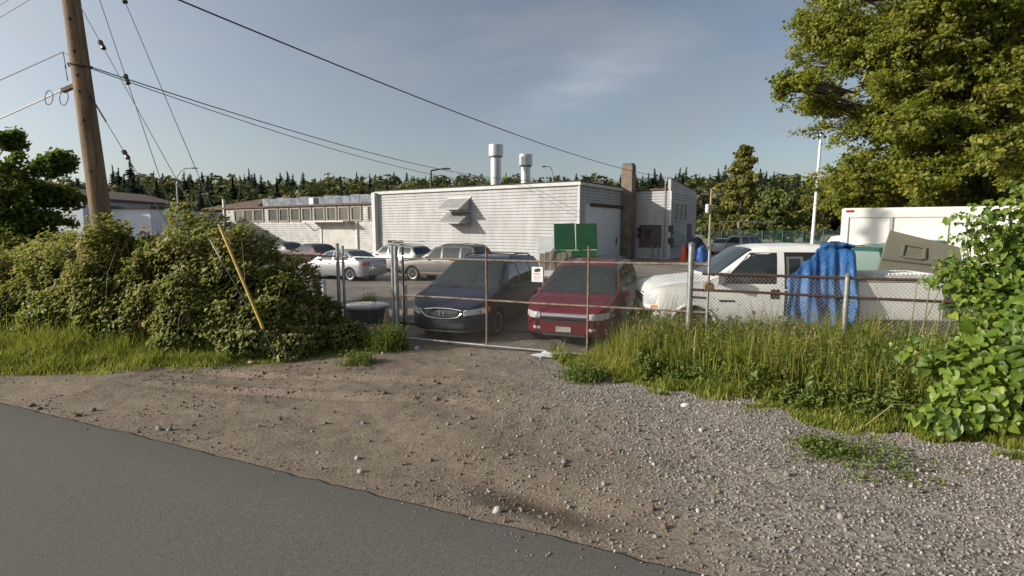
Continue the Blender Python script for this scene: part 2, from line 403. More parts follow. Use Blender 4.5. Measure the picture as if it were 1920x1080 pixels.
def stones(XY, size, r):
    n = len(XY)
    base = IV[None] * (1 + .22 * r.normal(size=(n, 12, 1))) * (size[:, None, None] * r.uniform(.55, 1.0, size=(n, 1, 3)))
    v = np.einsum('nij,nkj->nki', rand_rot(n, r), base)
    z = ground_z(XY[:, 0], XY[:, 1]); z = np.where(XY[:, 1] < road_y(XY[:, 0]), .022, z)
    v[:, :, 0] += XY[:, 0:1]; v[:, :, 1] += XY[:, 1:2]; v[:, :, 2] += (z + size * .25)[:, None]
    f = (IF[None] + (np.arange(n) * 12)[:, None, None]).reshape(-1, 3)
    return v.reshape(-1, 3), f
gravel_m = foliage('gravel_stone', [(0, (.09, .078, .066)), (.35, (.205, .18, .155)), (.75, (.31, .275, .24)), (1, (.45, .405, .365))], trans=0.0, rough=.7, gloss=.03)
n = 88000
XY = np.stack([rng.uniform(-6.5, 8, n), rng.uniform(3.0, 10.6, n)], -1)
X, Y = XY.T
nz_ = vnoise(X, Y, .7, 21) + .5 * vnoise(X, Y, 2.1, 22)
p = np.clip(.34 * (X + .6) + .09 * (Y - 6) + .9 * nz_, 0, 1) * .95 + .10
keep = (rng.uniform(size=n) < p) & (Y > road_y(X) + .05 - .55 * rng.random(n) ** 5) & (np.abs(X) < Y * 1.05 + .6) & (Y < np.where(X > .8, grass_edge_right(X) + .5, 20)) & (Y < fence_y(X) + .8) & (Y < np.where(X < -3, grass_edge_left(X) + .2, 20))
XY = XY[keep]; sz = np.exp(rng.normal(math.log(.0098), .36, len(XY))) * (.62 + .38 * sstep(-1.5, 1.5, XY[:, 0]))
V, Fc = stones(XY, sz, rng)
tone = np.repeat(np.clip(rng.normal(.55, .22, len(XY)), 0, 1), 12)
gravel = tag(link('gravel', np_mesh('gravel', V, Fc, tone), gravel_m), 'loose grey gravel strewn over the dirt apron', 'gravel', kind='stuff')
# clods and small stones trodden into the dirt
n = 30000
XY = np.stack([rng.uniform(-10, 2.5, n), rng.uniform(3.6, 10.8, n)], -1); X, Y = XY.T
cl = vnoise(X, Y, .8, 71) + .7 * vnoise(X, Y, 2.6, 72) + .5 * vnoise(X, Y, 7, 73)
for ax, bx in ((-.2, 0), (.15, .55)): cl = cl + .8 * np.exp(-((Y - (8.1 + ax + bx - .10 * (X + 4) + .10 * np.sin(X * .8)) - .15) / .12) ** 2) * (X > -6) * (X < -.5)
cl = cl + .5 * np.exp(-((Y - road_y(X) - .12) / .16) ** 2)
keep = (rng.uniform(size=n) < np.clip(.07 + .7 * cl, .02, 1)) & (Y > road_y(X) + .04) & (Y < np.where(X < -2.4, grass_edge_left(X) + .1, fence_y(X))) & (Y < np.where(X > .8, grass_edge_right(X), 20))
XY = XY[keep]; sz = np.exp(rng.normal(math.log(.0095), .55, len(XY))).clip(.004, .045)
V, Fc = stones(XY, sz, rng)
clod_m = foliage('dirt_clod', [(0, (.09, .07, .05)), (.5, (.18, .138, .098)), (.85, (.27, .22, .165)), (1, (.44, .39, .33))], trans=0.0, rough=.8, gloss=.01)
tag(link('dirt_clods', np_mesh('dirt_clods', V, Fc, np.repeat(np.clip(rng.normal(.48, .24, len(XY)), 0, 1), 12)), clod_m), 'crumbly clods and small stones scattered over the bare dirt', 'clods', kind='stuff')
stone_m = mat('field_stone', (.27, .26, .25), .9, var=(9, .5), bump=(30, .5))
stone_l = mat('pale_stone', (.50, .46, .40), .9, var=(9, .3), bump=(30, .5))
for i, (px, py, size, pale) in enumerate([(676, 886, .040, 1), (670, 860, .035, 1), (933, 960, .055, 1), (585, 805, .03, 0), (300, 806, .06, 0), (318, 806, .045, 0), (1058, 866, .045, 0),
                                          (1474, 898, .055, 0), (1700, 856, .05, 1), (840, 795, .035, 0), (862, 795, .03, 0), (680, 788, .04, 0), (978, 955, .035, 0), (1042, 848, .035, 0), (1314, 808, .04, 1), (596, 846, .028, 1)]):
    g = gp(px, py)
    V, Fc = stones(np.array([[g.x, g.y]]), np.array([size]), rng)
    c0 = V.mean(0); o = link('stone', np_mesh('stone', V - c0, Fc), stone_l if pale else stone_m, loc=c0)
    tag(o, 'pale fist-sized stone lying loose on the dirt apron' if pale else 'dark fist-sized stone lying loose on the dirt apron', 'stone',
        'pale loose stones' if pale else 'dark loose stones')

# ================================================================== buildings
L2 = Vector((-.8375, .546, 0)); D2 = Vector((.546, .8375, 0)); N2 = -D2      # along the front to the left, into the depth, out of the front
def siding(mb, p0, p1, z0, z1, board=.225, proud=.06, slope=0.0, mi=0):
    """lap boards from p0 to p1 (outside on the right-hand side walking p0->p1)"""
    d = (p1 - p0).normalized(); nrm = Vector((d.y, -d.x, 0)); n = max(1, int(round((z1 - z0) / board))); h = (z1 - z0) / n
    for k in range(n):
        a, b = z0 + k * h, z0 + (k + 1) * h
        lo = nrm * proud
        q = [p0 + lo + Vector((0, 0, a)), p1 + lo + Vector((0, 0, a)), p1 + Vector((0, 0, b)), p0 + Vector((0, 0, b)), p0 + Vector((0, 0, a)), p1 + Vector((0, 0, a))]
        mb.add(q, [(0, 1, 2, 3), (4, 5, 1, 0), (0, 3, 4), (1, 5, 2)], mi)
def oriented(d):     # rotation whose x axis runs along d
    return Matrix.Rotation(math.atan2(d.y, d.x), 3, 'Z')
RL = oriented(-L2)   # x axis along the front to the right

# ---- main warehouse
C1 = Vector((4.46, 36, 0)); C2 = C1 + L2 * 19.2; HT = 5.42; DEP = 8.3
wh = empty('warehouse', C1, 0, 'long white lap-sided warehouse with two tall exhaust stacks and a brick chimney', 'building')
def WL(p): return Vector(p) - C1
m1 = MB(); siding(m1, WL(C2), WL(C1), 0, HT); m1.build('front_wall', white_paint, wh)
B1 = C1 + D2 * DEP
m1 = MB(); siding(m1, WL(C1), WL(B1), 4.15, HT); m1.build('side_wall', white_paint, wh)
m1 = MB()
for a, b, z0, z1 in ((0, .9, 0, 4.15), (7.3, DEP, 0, 4.15)):
    m1 = MB(); siding(m1, WL(C1 + D2 * a), WL(C1 + D2 * b), z0, z1); m1.build('door_jamb_wall', white_paint, wh)

m1 = MB(); q = [C1, C2, C2 + D2 * 17, C1 + D2 * 17]
m1.hexa([WL(p) - N2 * .05 + Vector((0, 0, .05)) for p in q] + [WL(p) - N2 * .05 + Vector((0, 0, HT - .03)) for p in q]); m1.build('inner_shell', trim_white, wh)
m1 = MB(); e = .12
q = [C1 - L2 * e + N2 * e, C2 + L2 * e + N2 * e, C2 + L2 * e + D2 * 17, C1 - L2 * e + D2 * 17]
m1.hexa([WL(p) + Vector((0, 0, HT + .002)) for p in q] + [WL(p) + Vector((0, 0, HT + .14)) for p in q]); rf = m1.build('roof', tar, wh)
m1 = MB(); m1.box(WL((C1 + C2) / 2) + N2 * .16 + Vector((0, 0, HT - .07)), (19.6, .05, .22), M=RL)
m1.build('fascia', trim_white, wh)
m1 = MB(); m1.box(WL(C1 + D2 * DEP / 2) - L2 * .16 + Vector((0, 0, HT - .07)), (DEP, .05, .2), M=oriented(D2)); m1.build('fascia', trim_white, wh)
m1 = MB(); m1.box(WL(C1) + N2 * .035 - L2 * .035 + Vector((0, 0, HT / 2 - .1)), (.16, .16, HT - .2), M=RL); m1.build('corner_board', trim_white, wh)
m1 = MB(); m1.box(WL(C2) + N2 * .22 + Vector((0, 0, HT / 2 - .02)), (.38, .5, HT - .05), M=RL); m1.build('corner_pilaster', trim_white, wh)
# side double door
m1 = MB(); M_ = oriented(D2); nside = -L2
for k, (a, b) in enumerate(((.95, 3.9), (3.93, 7.25))):
    m1 = MB(); m1.box(WL(C1 + D2 * (a + b) / 2) + nside * .03 + Vector((0, 0, 1.95)), (b - a, .08, 3.9), M=M_)
    dr = m1.build('door_leaf', mat('painted_door', (.62, .64, .66), .6, var=(1.5, .12)), wh, bevel=.01)
    if k: MB().tube([WL(C1 + D2 * 6.4) + nside * .12 + Vector((0, 0, z)) for z in (1.1, 1.5, 1.7)], [.03, .05, .03], 6).build('handle', dark_iron, dr)
m1 = MB(); m1.box(WL(C1 + D2 * 4.6) + nside * .1 + Vector((0, 0, 4.0)), (5.6, .16, .22), M=M_); m1.build('door_track', mat('rusty_track', (.10, .06, .045), .9, var=(5, .5)), wh)
# louvre vent hoods
met = mat('vent_sheet_metal', (.42, .43, .41), .5, .35, var=(3, .3), bump=(20, .15))
vc = at(863, 398, 1); 
def on_front(px):          # point of the front wall base seen in column px
    k = (px - 960) / F; # X = k*Y/cosfac
    s = (C1.x - k * C1.y) / (.8375 + k * .546); return C1 + L2 * s
a = on_front(843); b = on_front(884)
wv = (b - a).length; mid = WL((a + b) / 2)
hd = MB()
def vhood(mb, zt, zb_, dep, flare):
    ax = -L2
    for sgn in (0,):
        t0, t1 = mid - ax * wv / 2, mid + ax * wv / 2
        o0, o1 = t0 + N2 * dep, t1 + N2 * dep
        up, lo = Vector((0, 0, zt)), Vector((0, 0, zb_))
        th = N2 * .03
        mb.hexa([o0 + lo, o1 + lo, o1 + lo - N2 * .04, o0 + lo - N2 * .04, t0 + up, t1 + up, t1 + up - Vector((0, 0, .05)), t0 + up - Vector((0, 0, .05))])   # sloping sheet
        for q, sg in ((t0, 1), (t1, -1)):      # cheeks
            mb.prism([q + up, q + lo, q + N2 * dep + lo], (0, 0, 0), ax * .02 * sg)
        mb.box((o0 + o1) / 2 + lo + Vector((0, 0, .03)), (wv, .03, .06), M=RL)
zc = 4.72
for k in (0, 1):
    hd = MB(); vhood(hd, zc - k * 1.03, zc - .95 - k * 1.03, 1.5, 0); hd.build('vent_hood', met, wh)
m1 = MB(); m1.box(mid + N2 * .05 + Vector((0, 0, zc - 1.0)), (wv + .06, .1, 2.05), M=RL); m1.build('vent_frame', met, wh)
# exhaust stacks
st_m = mat('stack_sheet_metal', (.58, .59, .60), .38, .6, var=(2.2, .25), scale2=(1, 1, .2))
for px, ptop, Y, r in ((929.5, 272, 46, .46), (985.5, 290, 47.5, .42)):
    p = at(px, ptop, Y); base = Vector((p.x, Y, 0)); zt = p.z
    s_ = MB(); s_.lathe([(r, HT), (r, zt - 1.0), (r + .02, zt - 1.0)], (base.x - C1.x, base.y - C1.y, 0), 28)
    so_ = s_.build('exhaust_stack', st_m, wh, smooth=35)
    MB().lathe([(r + .03, zt - 1.08), (r + .17, zt - .92), (r + .17, zt), (r + .12, zt), (r + .12, zt - .6)], (base.x - C1.x, base.y - C1.y, 0), 28).build('stack_cap', st_m, so_, smooth=35)
    MB().lathe([(r + .025, HT + 1.2), (r + .025, HT + 1.26)], (base.x - C1.x, base.y - C1.y, 0), 28).build('band', st_m, so_)
pm = at(1050, 336, 48)
MB().tube([WL((pm.x, 48, HT - .1)), WL((pm.x, 48, pm.z + .1))], .04, 6).build('roof_mast', galv, wh)
# chimney of stained brick
chb = mat('stained_brick', (.25, .19, .145), .92, var=(1.4, .45), bump=(14, .5), c2=(.13, .105, .085))
cx = at(1177, 400, 42.3); m1 = MB(); cz = at(1177, 307, 42.3).z
m1.box(WL((cx.x, 42.3, 0)) + Vector((0, 0, cz / 2 - .06)), (.86, .8, cz - .12), M=RL)
ch_ = m1.build('chimney', chb, wh, bevel=.05)
MB().box(WL((cx.x, 42.3, 0)) + Vector((0, 0, cz - .06)), (.78, .72, .14), M=RL).build('chimney_cap', mat('soot_stone', (.12, .11, .10), .9), ch_, bevel=.04)
# courses on the chimney
m1 = MB()
for k in range(60):
    z = .15 + k * .125
    if z > cz - .2: break
    m1.box(WL((cx.x, 42.3, 0)) + Vector((0, 0, z)), (.875, .815, .095), M=RL)
m1.build('brick_courses', chb, ch_)
# small roof clutter
m1 = MB(); p = at(1124, 344, 40); m1.box(WL((p.x, 40, HT + .25)), (.9, .6, .3), M=RL); m1.build('roof_hatch', tar, wh)

# ---- low workshop wing on the left
W0 = Vector((-9.6, 49.4, 0)); W1 = W0 + L2 * 30.6; HW = 4.62
wg = empty('workshop_wing', W0, 0, 'low white workshop wing with a band of windows and a garage door', 'building')
def WW(p): return Vector(p) - W0
m1 = MB(); siding(m1, WW(W1), WW(W0), 0, HW, .23); m1.build('front_wall', white_dirty, wg)
m1 = MB(); q = [W0, W1, W1 + D2 * 14, W0 + D2 * 14]
m1.hexa([WW(p) + D2 * .05 + Vector((0, 0, .02)) for p in q] + [WW(p) + D2 * .05 + Vector((0, 0, HW)) for p in q]); m1.build('inner_shell', trim_white, wg)
m1 = MB(); q = [W0 + N2 * .35, W1 + L2 * .3 + N2 * .35, W1 + L2 * .3 + D2 * 14, W0 + D2 * 14]
m1.hexa([WW(p) + Vector((0, 0, HW + .02)) for p in q] + [WW(p) + Vector((0, 0, HW + .2)) for p in q]); m1.build('roof', mat('brown_felt_roof', (.13, .09, .065), .9, var=(2, .4)), wg)
def on_wing(px):
    k = (px - 960) / F; s = (W0.x - k * W0.y) / (.8375 + k * .546); return W0 + L2 * s
fr_m = mat('window_timber', (.33, .29, .24), .8, var=(3, .3)); pane_m = mat('dusty_pane', (.10, .105, .085), .25, var=(1.5, .3), spec=.6)
for x0, x1 in ((446, 462), (464, 480), (482, 499), (509, 526), (530, 546), (551, 567), (572, 588), (594, 613), (618, 635), (640, 658), (663, 681), (694, 708)):
    a, b = WW(on_wing(x0)), WW(on_wing(x1)); wd = (b - a).length; c = (a + b) / 2
    zb_, zt_ = 3.12, 4.45
    wo = MB()
    for q in (a, b): wo.box(q + N2 * .07 + Vector((0, 0, (zb_ + zt_) / 2)), (.16, .16, zt_ - zb_), M=RL)
    for z in (zb_, zt_): wo.box(c + N2 * .069 + Vector((0, 0, z)), (wd + .15, .15, .12), M=RL)
    wo = wo.build('window', fr_m, wg)
    MB().box(c + N2 * .045 + Vector((0, 0, (zb_ + zt_) / 2)), (wd, .03, zt_ - zb_), M=RL).build('pane', pane_m, wo)
# canopy, brackets and garage door
a, b = WW(on_wing(606)), WW(on_wing(672)); c = (a + b) / 2; wd = (b - a).length
MB().box(c + N2 * .06 + Vector((0, 0, 1.5)), (wd, .1, 3.0), M=RL).build('garage_door', mat('grey_door', (.50, .48, .44), .7, var=(1.2, .25)), wg)
m1 = MB()
for q in (a, b): m1.box(q + N2 * .1 + Vector((0, 0, 1.5)), (.32, .2, 3.0), M=RL)
m1.build('door_frame', trim_white, wg)
a2, b2 = WW(on_wing(592)), WW(on_wing(668))
MB().box((a2 + b2) / 2 + N2 * .75 + Vector((0, 0, 3.02)), ((b2 - a2).length, 1.5, .14), M=RL).build('canopy', trim_white, wg)
for q in (a2, b2):
    MB().tube([q + N2 * .05 + Vector((0, 0, 2.1)), q + N2 * 1.2 + Vector((0, 0, 2.94))], .05, 5).build('bracket', trim_white, wg)
MB().box(WW(on_wing(584)) + N2 * 1.0 + D2 * 1.6 + Vector((0, 0, HW + .5)), (.7, .7, .8), M=RL).build('roof_vent', galv, wg)
# blue-white hoarding standing on the roof
m1 = MB(); A, B = W0 + L2 * 9.0 + D2 * 5, W1 + D2 * 5
for k in range(14):
    p0 = A + (B - A) * (k / 14); p1 = A + (B - A) * ((k + .96) / 14)
    m1.box(WW((p0 + p1) / 2) + Vector((0, 0, HW + .75 + .06 * (k % 3))), ((p1 - p0).length, .08, 1.25), M=RL)
m1.build('roof_hoarding', mat('blue_grey_sheet', (.22, .25, .30), .7, var=(.8, .5), c2=(.06, .07, .09)), wg)
MB().box(WW(W1) + N2 * .1 + Vector((0, 0, HW / 2 + .6)), (.25, .25, HW + 1.2), M=RL).build('corner_post', trim_white, wg)

# ---- annex on the right of the chimney
A0 = Vector((9.75, 42.9, 0)); A1 = A0 - L2 * 2.85; A2 = A1 + D2 * 7.6; HA = 5.3
an = empty('office_annex', A0, 0, 'white annex with sloping parapet and meter board right of the chimney', 'building')
def WA(p): return Vector(p) - A0
m1 = MB(); siding(m1, WA(A0), WA(A1), 0, HA); m1.build('front_wall', white_paint, an)
m1 = MB(); siding(m1, WA(A1), WA(A2), 0, 5.3); m1.build('side_wall', white_paint, an)
m1 = MB(); q = [A0, A1, A2, A0 + D2 * 7.6]
m1.hexa([WA(p) + D2 * .06 + L2 * .06 + Vector((0, 0, .02)) for p in q] + [WA(p) + D2 * .06 + L2 * .06 + Vector((0, 0, HA - .02)) for p in q]); m1.build('inner_shell', trim_white, an)
m1 = MB(); m1.prism([WA(A1) + Vector((0, 0, 5.25)), WA(A2) + Vector((0, 0, 5.25)), WA(A2) + Vector((0, 0, 5.55)), WA(A1) + Vector((0, 0, 6.15))], L2 * .0, L2 * .22)
m1.build('parapet', white_paint, an)
m1 = MB(); m1.prism([WA(A1) + Vector((0, 0, 6.152)), WA(A2) + Vector((0, 0, 5.552)), WA(A2) + Vector((0, 0, 5.62)), WA(A1) + Vector((0, 0, 6.22))], -L2 * .03, L2 * .25); m1.build('parapet_cap', tar, an)
m1 = MB(); q = [A0 + N2 * .15, A1 + N2 * .15 + L2 * .3, A1 + L2 * .3 + D2 * 7, A0 + D2 * 7]
m1.hexa([WA(p) + Vector((0, 0, HA + .002)) for p in q] + [WA(p) + Vector((0, 0, HA + .13)) for p in q]); m1.build('roof', mat('rusty_roof_edge', (.16, .09, .06), .9, var=(3, .5)), an)
MB().box(WA(A1) + N2 * .03 - L2 * .03 + Vector((0, 0, 2.6)), (.14, .14, 5.2), M=RL).build('corner_board', trim_white, an)
# meter board, meters and pipes
mbd = MB().box(WA(A0 - L2 * 1.35) + N2 * .08 + Vector((0, 0, 1.75)), (1.75, .07, 1.75), M=RL).build('meter_board', mat('brown_meter_board', (.13, .105, .09), .85, var=(3, .4)), an)
for k, (dx, dz, r) in enumerate(((-.1, .35, .24), (-.78, .55, .16), (-.78, .1, .16))):
    c = WA(A0 - L2 * (1.3 + dx)) + N2 * .2 + Vector((0, 0, 1.75 + dz))
    MB().tube([c, c + N2 * .16], r, 14).build('meter', dark_iron, mbd, smooth=40)
for dx in (.3, .75): MB().tube([WA(A0 - L2 * (1.3 + dx)) + N2 * .12 + Vector((0, 0, z)) for z in (.1, 1.0)], .05, 6).build('conduit', galv, mbd)
# side windows, meter cabinets, door
ns = -L2; M_ = oriented(D2)
def on_side(px):
    k = (px - 960) / F; s = (k * A1.y - A1.x) / (.546 - k * .8375); return A1 + D2 * s
for x0, x1 in ((1257.5, 1266), (1267.5, 1274.5), (1276, 1282.5)):
    a, b = WA(on_side(x0)), WA(on_side(x1)); c = (a + b) / 2; wd = (b - a).length
    wo = MB()
    for q in (a, b): wo.box(q + ns * .06 + Vector((0, 0, 3.65)), (.1, .12, 1.5), M=M_)
    for z in (2.95, 4.35): wo.box(c + ns * .06 + Vector((0, 0, z)), (wd + .09, .118, .1), M=M_)
    wo = wo.build('window', mat('grey_window_frame', (.42, .42, .40), .7), an)
    MB().box(c + ns * .04 + Vector((0, 0, 3.65)), (wd, .02, 1.4), M=M_).build('pane', pane_m, wo)
a, b = WA(on_side(1286)), WA(on_side(1293)); MB().box((a + b) / 2 + ns * .04 + Vector((0, 0, 1.6)), ((b - a).length, .09, 2.3), M=M_).build('door', mat('dark_door', (.05, .055, .06), .6), an)
for x0, x1, z0, z1, mm in ((1255, 1270, 1.0, 2.1, mat('grey_green_cabinet', (.20, .24, .23), .5)), (1250.8, 1253, 2.1, 2.6, dark_iron), (1250.8, 1253, 1.2, 1.65, dark_iron), (1270.5, 1276, 1.1, 1.9, mat('grey_green_cabinet', (.2, .24, .23), .5))):
    a, b = WA(on_side(x0)), WA(on_side(x1)); MB().box((a + b) / 2 + ns * .18 + Vector((0, 0, (z0 + z1) / 2)), ((b - a).length, .3, z1 - z0), M=M_).build('cabinet', mm, an, bevel=.02)
MB().tube([WA(A1) + N2 * .12 + L2 * .4 + Vector((0, 0, z)) for z in (.2, 6.3)], .035, 6).build('service_mast', galv, an)

# ---- white sheds and brown roof at the far left
def gable_shed(name, label, px0, px1, Y, zr, ze, depth, m_wall, m_roof, gable=False):
    a, b = at(px0, 425, Y), at(px1, 425, Y); c = (a + b) / 2; wd = b.x - a.x
    e = empty(name, (c.x, Y, 0), 0, label, 'building')
    if gable:
        MB().prism([(-wd / 2, 0, 0), (wd / 2, 0, 0), (wd / 2, 0, ze), (-wd * .3, 0, zr), (-wd / 2, 0, zr - .8)], (0, 0, 0), (0, depth, 0)).build('wall', m_wall, e)
        MB().prism([(-wd * .3, -.25, zr + .02), (wd / 2 + .5, -.25, ze - .1), (wd / 2 + .5, -.25, ze + .1), (-wd * .3, -.25, zr + .22)], (0, 0, 0), (0, depth + .5, 0)).build('roof', m_roof, e)
    else:
        m_ = MB(); siding(m_, Vector((-wd / 2, 0, 0)), Vector((wd / 2, 0, 0)), 0, ze, .35, .02); m_.build('wall', m_wall, e)
        MB().box((0, depth / 2 + .05, ze / 2), (wd - .02, depth, ze)).build('inner_shell', m_wall, e)
        MB().box((0, depth / 2, ze + .16), (wd + .5, depth + .6, .3)).build('roof', m_roof, e)
    return e
pw = mat('pale_blue_white_wall', (.62, .66, .72), .75, var=(.6, .15))
gable_shed('white_shed', 'pale shed gable behind the maple at the left', 60, 158, 50, at(118, 352, 50).z, at(158, 372, 50).z, 14, pw, mat('brown_shingle', (.14, .105, .08), .9, var=(2, .3)), True)
gable_shed('flat_roofed_shed', 'flat-roofed white shed with dark eaves behind the utility pole', 158.5, 284, 51.5, 0, at(220, 392, 51.5).z, 12, pw, tar)
br = empty('brown_roofed_shed', (at(365, 425, 75).x, 75, 0), 0, 'shed with a sloping brown roof left of the workshop wing', 'building')
X0, X1 = at(285, 0, 75).x * 1.03 - br.location.x, at(440, 0, 75).x * 1.0 - br.location.x
MB().hexa([(X0, 0, at(310, 408, 75).z), (X1, 0, at(310, 400, 75).z), (X1, 9, at(310, 372, 84).z), (X0 + 3, 9, at(310, 400, 84).z)] + [(X0, 0, at(310, 405, 75).z), (X1, 0, at(310, 396, 75).z), (X1, 9, at(310, 369, 84).z), (X0 + 3, 9, at(310, 397, 84).z)]).build('roof', mat('rust_brown_roof', (.17, .10, .07), .9, var=(1, .4)), br)
MB().box(((X0 + X1) / 2, 4.5, 1.6), (X1 - X0 - 1, 8, 3.2)).build('wall', mat('dark_shed_wall', (.28, .27, .26), .9, var=(1, .4)), br)
# ================================================================== vehicles
def paint(name, c, metal=.35, rough=.32, dirt=.25):
    return mat(name, c, rough, metal, var=(2.2, dirt), coat=.22, spec=.35, c2=tuple(x * (1 - dirt) + .05 * dirt for x in c))
class Car:
    """a lofted car body with panels laid on its surface; x runs from the nose to the tail, y to the right seen from the front"""
    def __init__(s, name, label, cat, loc, rz, L, W, prof, belt, paint_m, zb=.24, tum=.36, front=(.30, .55, 2.4), rear=(.16, .45, 2.4), crown=.03, xcut=None, smooth=.10):
        s.e = empty(name, loc, rz, label, cat); s.L, s.W, s.paint = L, W, paint_m
        xs_ = np.linspace(0, L, 240); zt = np.interp(xs_, [p[0] for p in prof], [p[1] for p in prof])
        k = max(1, int(smooth / (L / 239))); pad = np.pad(zt, k, mode='edge'); ker = np.hanning(2 * k + 3)[1:-1]; ker /= ker.sum()
        s.xs_, s.zt_ = xs_, np.convolve(pad, ker, 'valid')
        s.belt = belt; s.zb, s.tum, s.front, s.rear, s.crown = zb, tum, front, rear, crown
        s.ring_cache = {}
    def top(s, x): return float(np.interp(x, s.xs_, s.zt_))
    def half(s, x):
        a, d, p = s.front; w_ = 1 - a * max(0, 1 - x / d) ** p
        a, d, p = s.rear; w_ -= a * max(0, 1 - (s.L - x) / d) ** p
        return s.W * w_
    def ring(s, x):
        key = round(x, 4)
        if key in s.ring_cache: return s.ring_cache[key]
        zt = s.top(x); W = s.half(x); zb = s.zb + .10 * max(0, 1 - x / .35) ** 2 + .08 * max(0, 1 - (s.L - x) / .35) ** 2
        zB = min(float(np.interp(x, [p[0] for p in s.belt], [p[1] for p in s.belt])), zt - .055)
        h = zt - zB; Wb = .965 * W; Wt = Wb - s.tum * max(0, h - .055)
        H = zB - zb
        pts = [(0, zb), (.78 * W, zb), (.945 * W, zb + .05 * H), (.985 * W, zb + .16 * H), (W, zb + .42 * H), (.997 * W, zb + .72 * H), (.985 * W, zb + .9 * H), (Wb, zB),
               ((Wb + Wt) / 2 + .025 * min(1, h), zB + .45 * h), (Wt + .012, zB + .80 * h), (Wt - .045, zB + .92 * h), (Wt - .14, zB + .97 * h), (Wt * .5, zt - .25 * s.crown), (0, zt)]
        s.ring_cache[key] = pts
        return pts
    def w_at(s, x, z):
        r = s.ring(x)
        if z > s.top(x): return -1
        return float(np.interp(z, [p[1] for p in r[1:]], [p[0] for p in r[1:]]))
    def z_at(s, x, y):
        r = s.ring(x)[::-1][:6]
        return float(np.interp(abs(y), [p[0] for p in r], [p[1] for p in r]))
    def Wt(s, x): return s.ring(x)[9][0]
    def front_x(s, y, z, rear=False):
        for i in range(160):
            x = i * .01
            if s.w_at(s.L - x if rear else x, z) >= abs(y): return s.L - x if rear else x
        return s.L - 1.6 if rear else 1.6
    # --- panels
    def panel(s, name, P, m, parent=None, thick=0):
        mb = MB(); mb.grid(P); return mb.build(name, m, parent or s.e, smooth=50)
    def side(s, name, q, m, sides=(1, -1), n=8, k=6, off=.006, parent=None):
        """q: corners (x,z) in order bottom-front, bottom-rear, top-rear, top-front"""
        o = []
        for sd in sides:
            P = []
            for i in range(n + 1):
                u = i / n; row = []
                for j in range(k + 1):
                    v = j / k
                    x = lerp(lerp(q[0][0], q[1][0], u), lerp(q[3][0], q[2][0], u), v); z = lerp(lerp(q[0][1], q[1][1], u), lerp(q[3][1], q[2][1], u), v)
                    row.append(Vector((x, sd * (s.w_at(x, z) + off), z)))
                P.append(row)
            o.append(s.panel(name, P, m, parent))
        return o
    def end(s, name, q, m, rear=False, n=8, k=4, off=.008, parent=None):
        """q: corners (y,z) bottom-left, bottom-right, top-right, top-left seen from the front"""
        P = []
        for i in range(n + 1):
            u = i / n; row = []
            for j in range(k + 1):
                v = j / k
                y = lerp(lerp(q[0][0], q[1][0], u), lerp(q[3][0], q[2][0], u), v); z = lerp(lerp(q[0][1], q[1][1], u), lerp(q[3][1], q[2][1], u), v)
                x = s.front_x(y, z, rear); row.append(Vector((x + (off if rear else -off), y, z)))
            P.append(row)
        return s.panel(name, P, m, parent)
    def topq(s, name, x0, x1, f0, f1, m, off=.006, n=8, k=10, parent=None):
        """panel on the upper surface from x0 to x1, half widths f0,f1 as a share of the roof half width"""
        P = []
        for j in range(n + 1):
            x = lerp(x0, x1, j / n); f = lerp(f0, f1, j / n); row = []
            dz = (s.top(x + .02) - s.top(x - .02)) / .04; nn = Vector((-dz, 0, 1)).normalized()
            for i in range(-k, k + 1):
                y = i / k * f * s.Wt(x); row.append(Vector((x, y, s.z_at(x, y))) + nn * off)
            P.append(row)
        return s.panel(name, P, m, parent)
    def line(s, pts, m=None, w=.012, sides=(1, -1), name='seam'):
        for sd in sides:
            mb = MB(); P = []
            for (x, z) in pts: P.append((x, z))
            mb.tube([Vector((x, sd * (s.w_at(x, z) - .002), z)) for x, z in P], w / 2, 4); mb.build(name, m or underbody, s.e)
    # --- body
    def body(s, wheels, wr, arch=1.13, xend=None, n=64, bed=False):
        L = xend or s.L
        mb = MB(); rings = []
        st = [L * i / n for i in range(n + 1)]
        for x in st:
            r = s.ring(x); full = [Vector((x, y, z)) for y, z in r] + [Vector((x, -y, z)) for y, z in r[-2:0:-1]]
            rings.append(full)
        m_ = len(rings[0]); vs = [p for r in rings for p in r]
        fs = [(i * m_ + j, (i + 1) * m_ + j, (i + 1) * m_ + (j + 1) % m_, i * m_ + (j + 1) % m_) for i in range(n) for j in range(m_)]
        fs += [tuple(range(m_)), tuple(n * m_ + j for j in range(m_ - 1, -1, -1))]
        mb.add(vs, fs)
        me = mb.mesh('body'); me.materials.append(s.paint); me.materials.append(underbody)
        o = bpy.data.objects.new('body', me); col.objects.link(o)
        cut = MB()
        for wx in wheels:
            for sd in (1, -1): cut.tube([(wx, sd * (s.W + .3), wr), (wx, sd * (s.W - .38), wr)], wr * arch, 28)
        cme = cut.mesh('cut'); cme.materials.append(s.paint); cme.materials.append(underbody)
        cme.polygons.foreach_set('material_index', [1] * len(cme.polygons))
        co = bpy.data.objects.new('cut', cme); col.objects.link(co)
        b = o.modifiers.new('b', 'BOOLEAN'); b.object = co; b.operation = 'DIFFERENCE'; b.solver = 'EXACT'; b.material_mode = 'INDEX'
        dg = bpy.context.evaluated_depsgraph_get(); new = bpy.data.meshes.new_from_object(o.evaluated_get(dg))
        o.modifiers.clear(); o.data = new; bpy.data.objects.remove(co)
        new.polygons.foreach_set('use_smooth', [True] * len(new.polygons)); new.set_sharp_from_angle(angle=R(38))
        o.parent = s.e; s.body_o = o
        return o
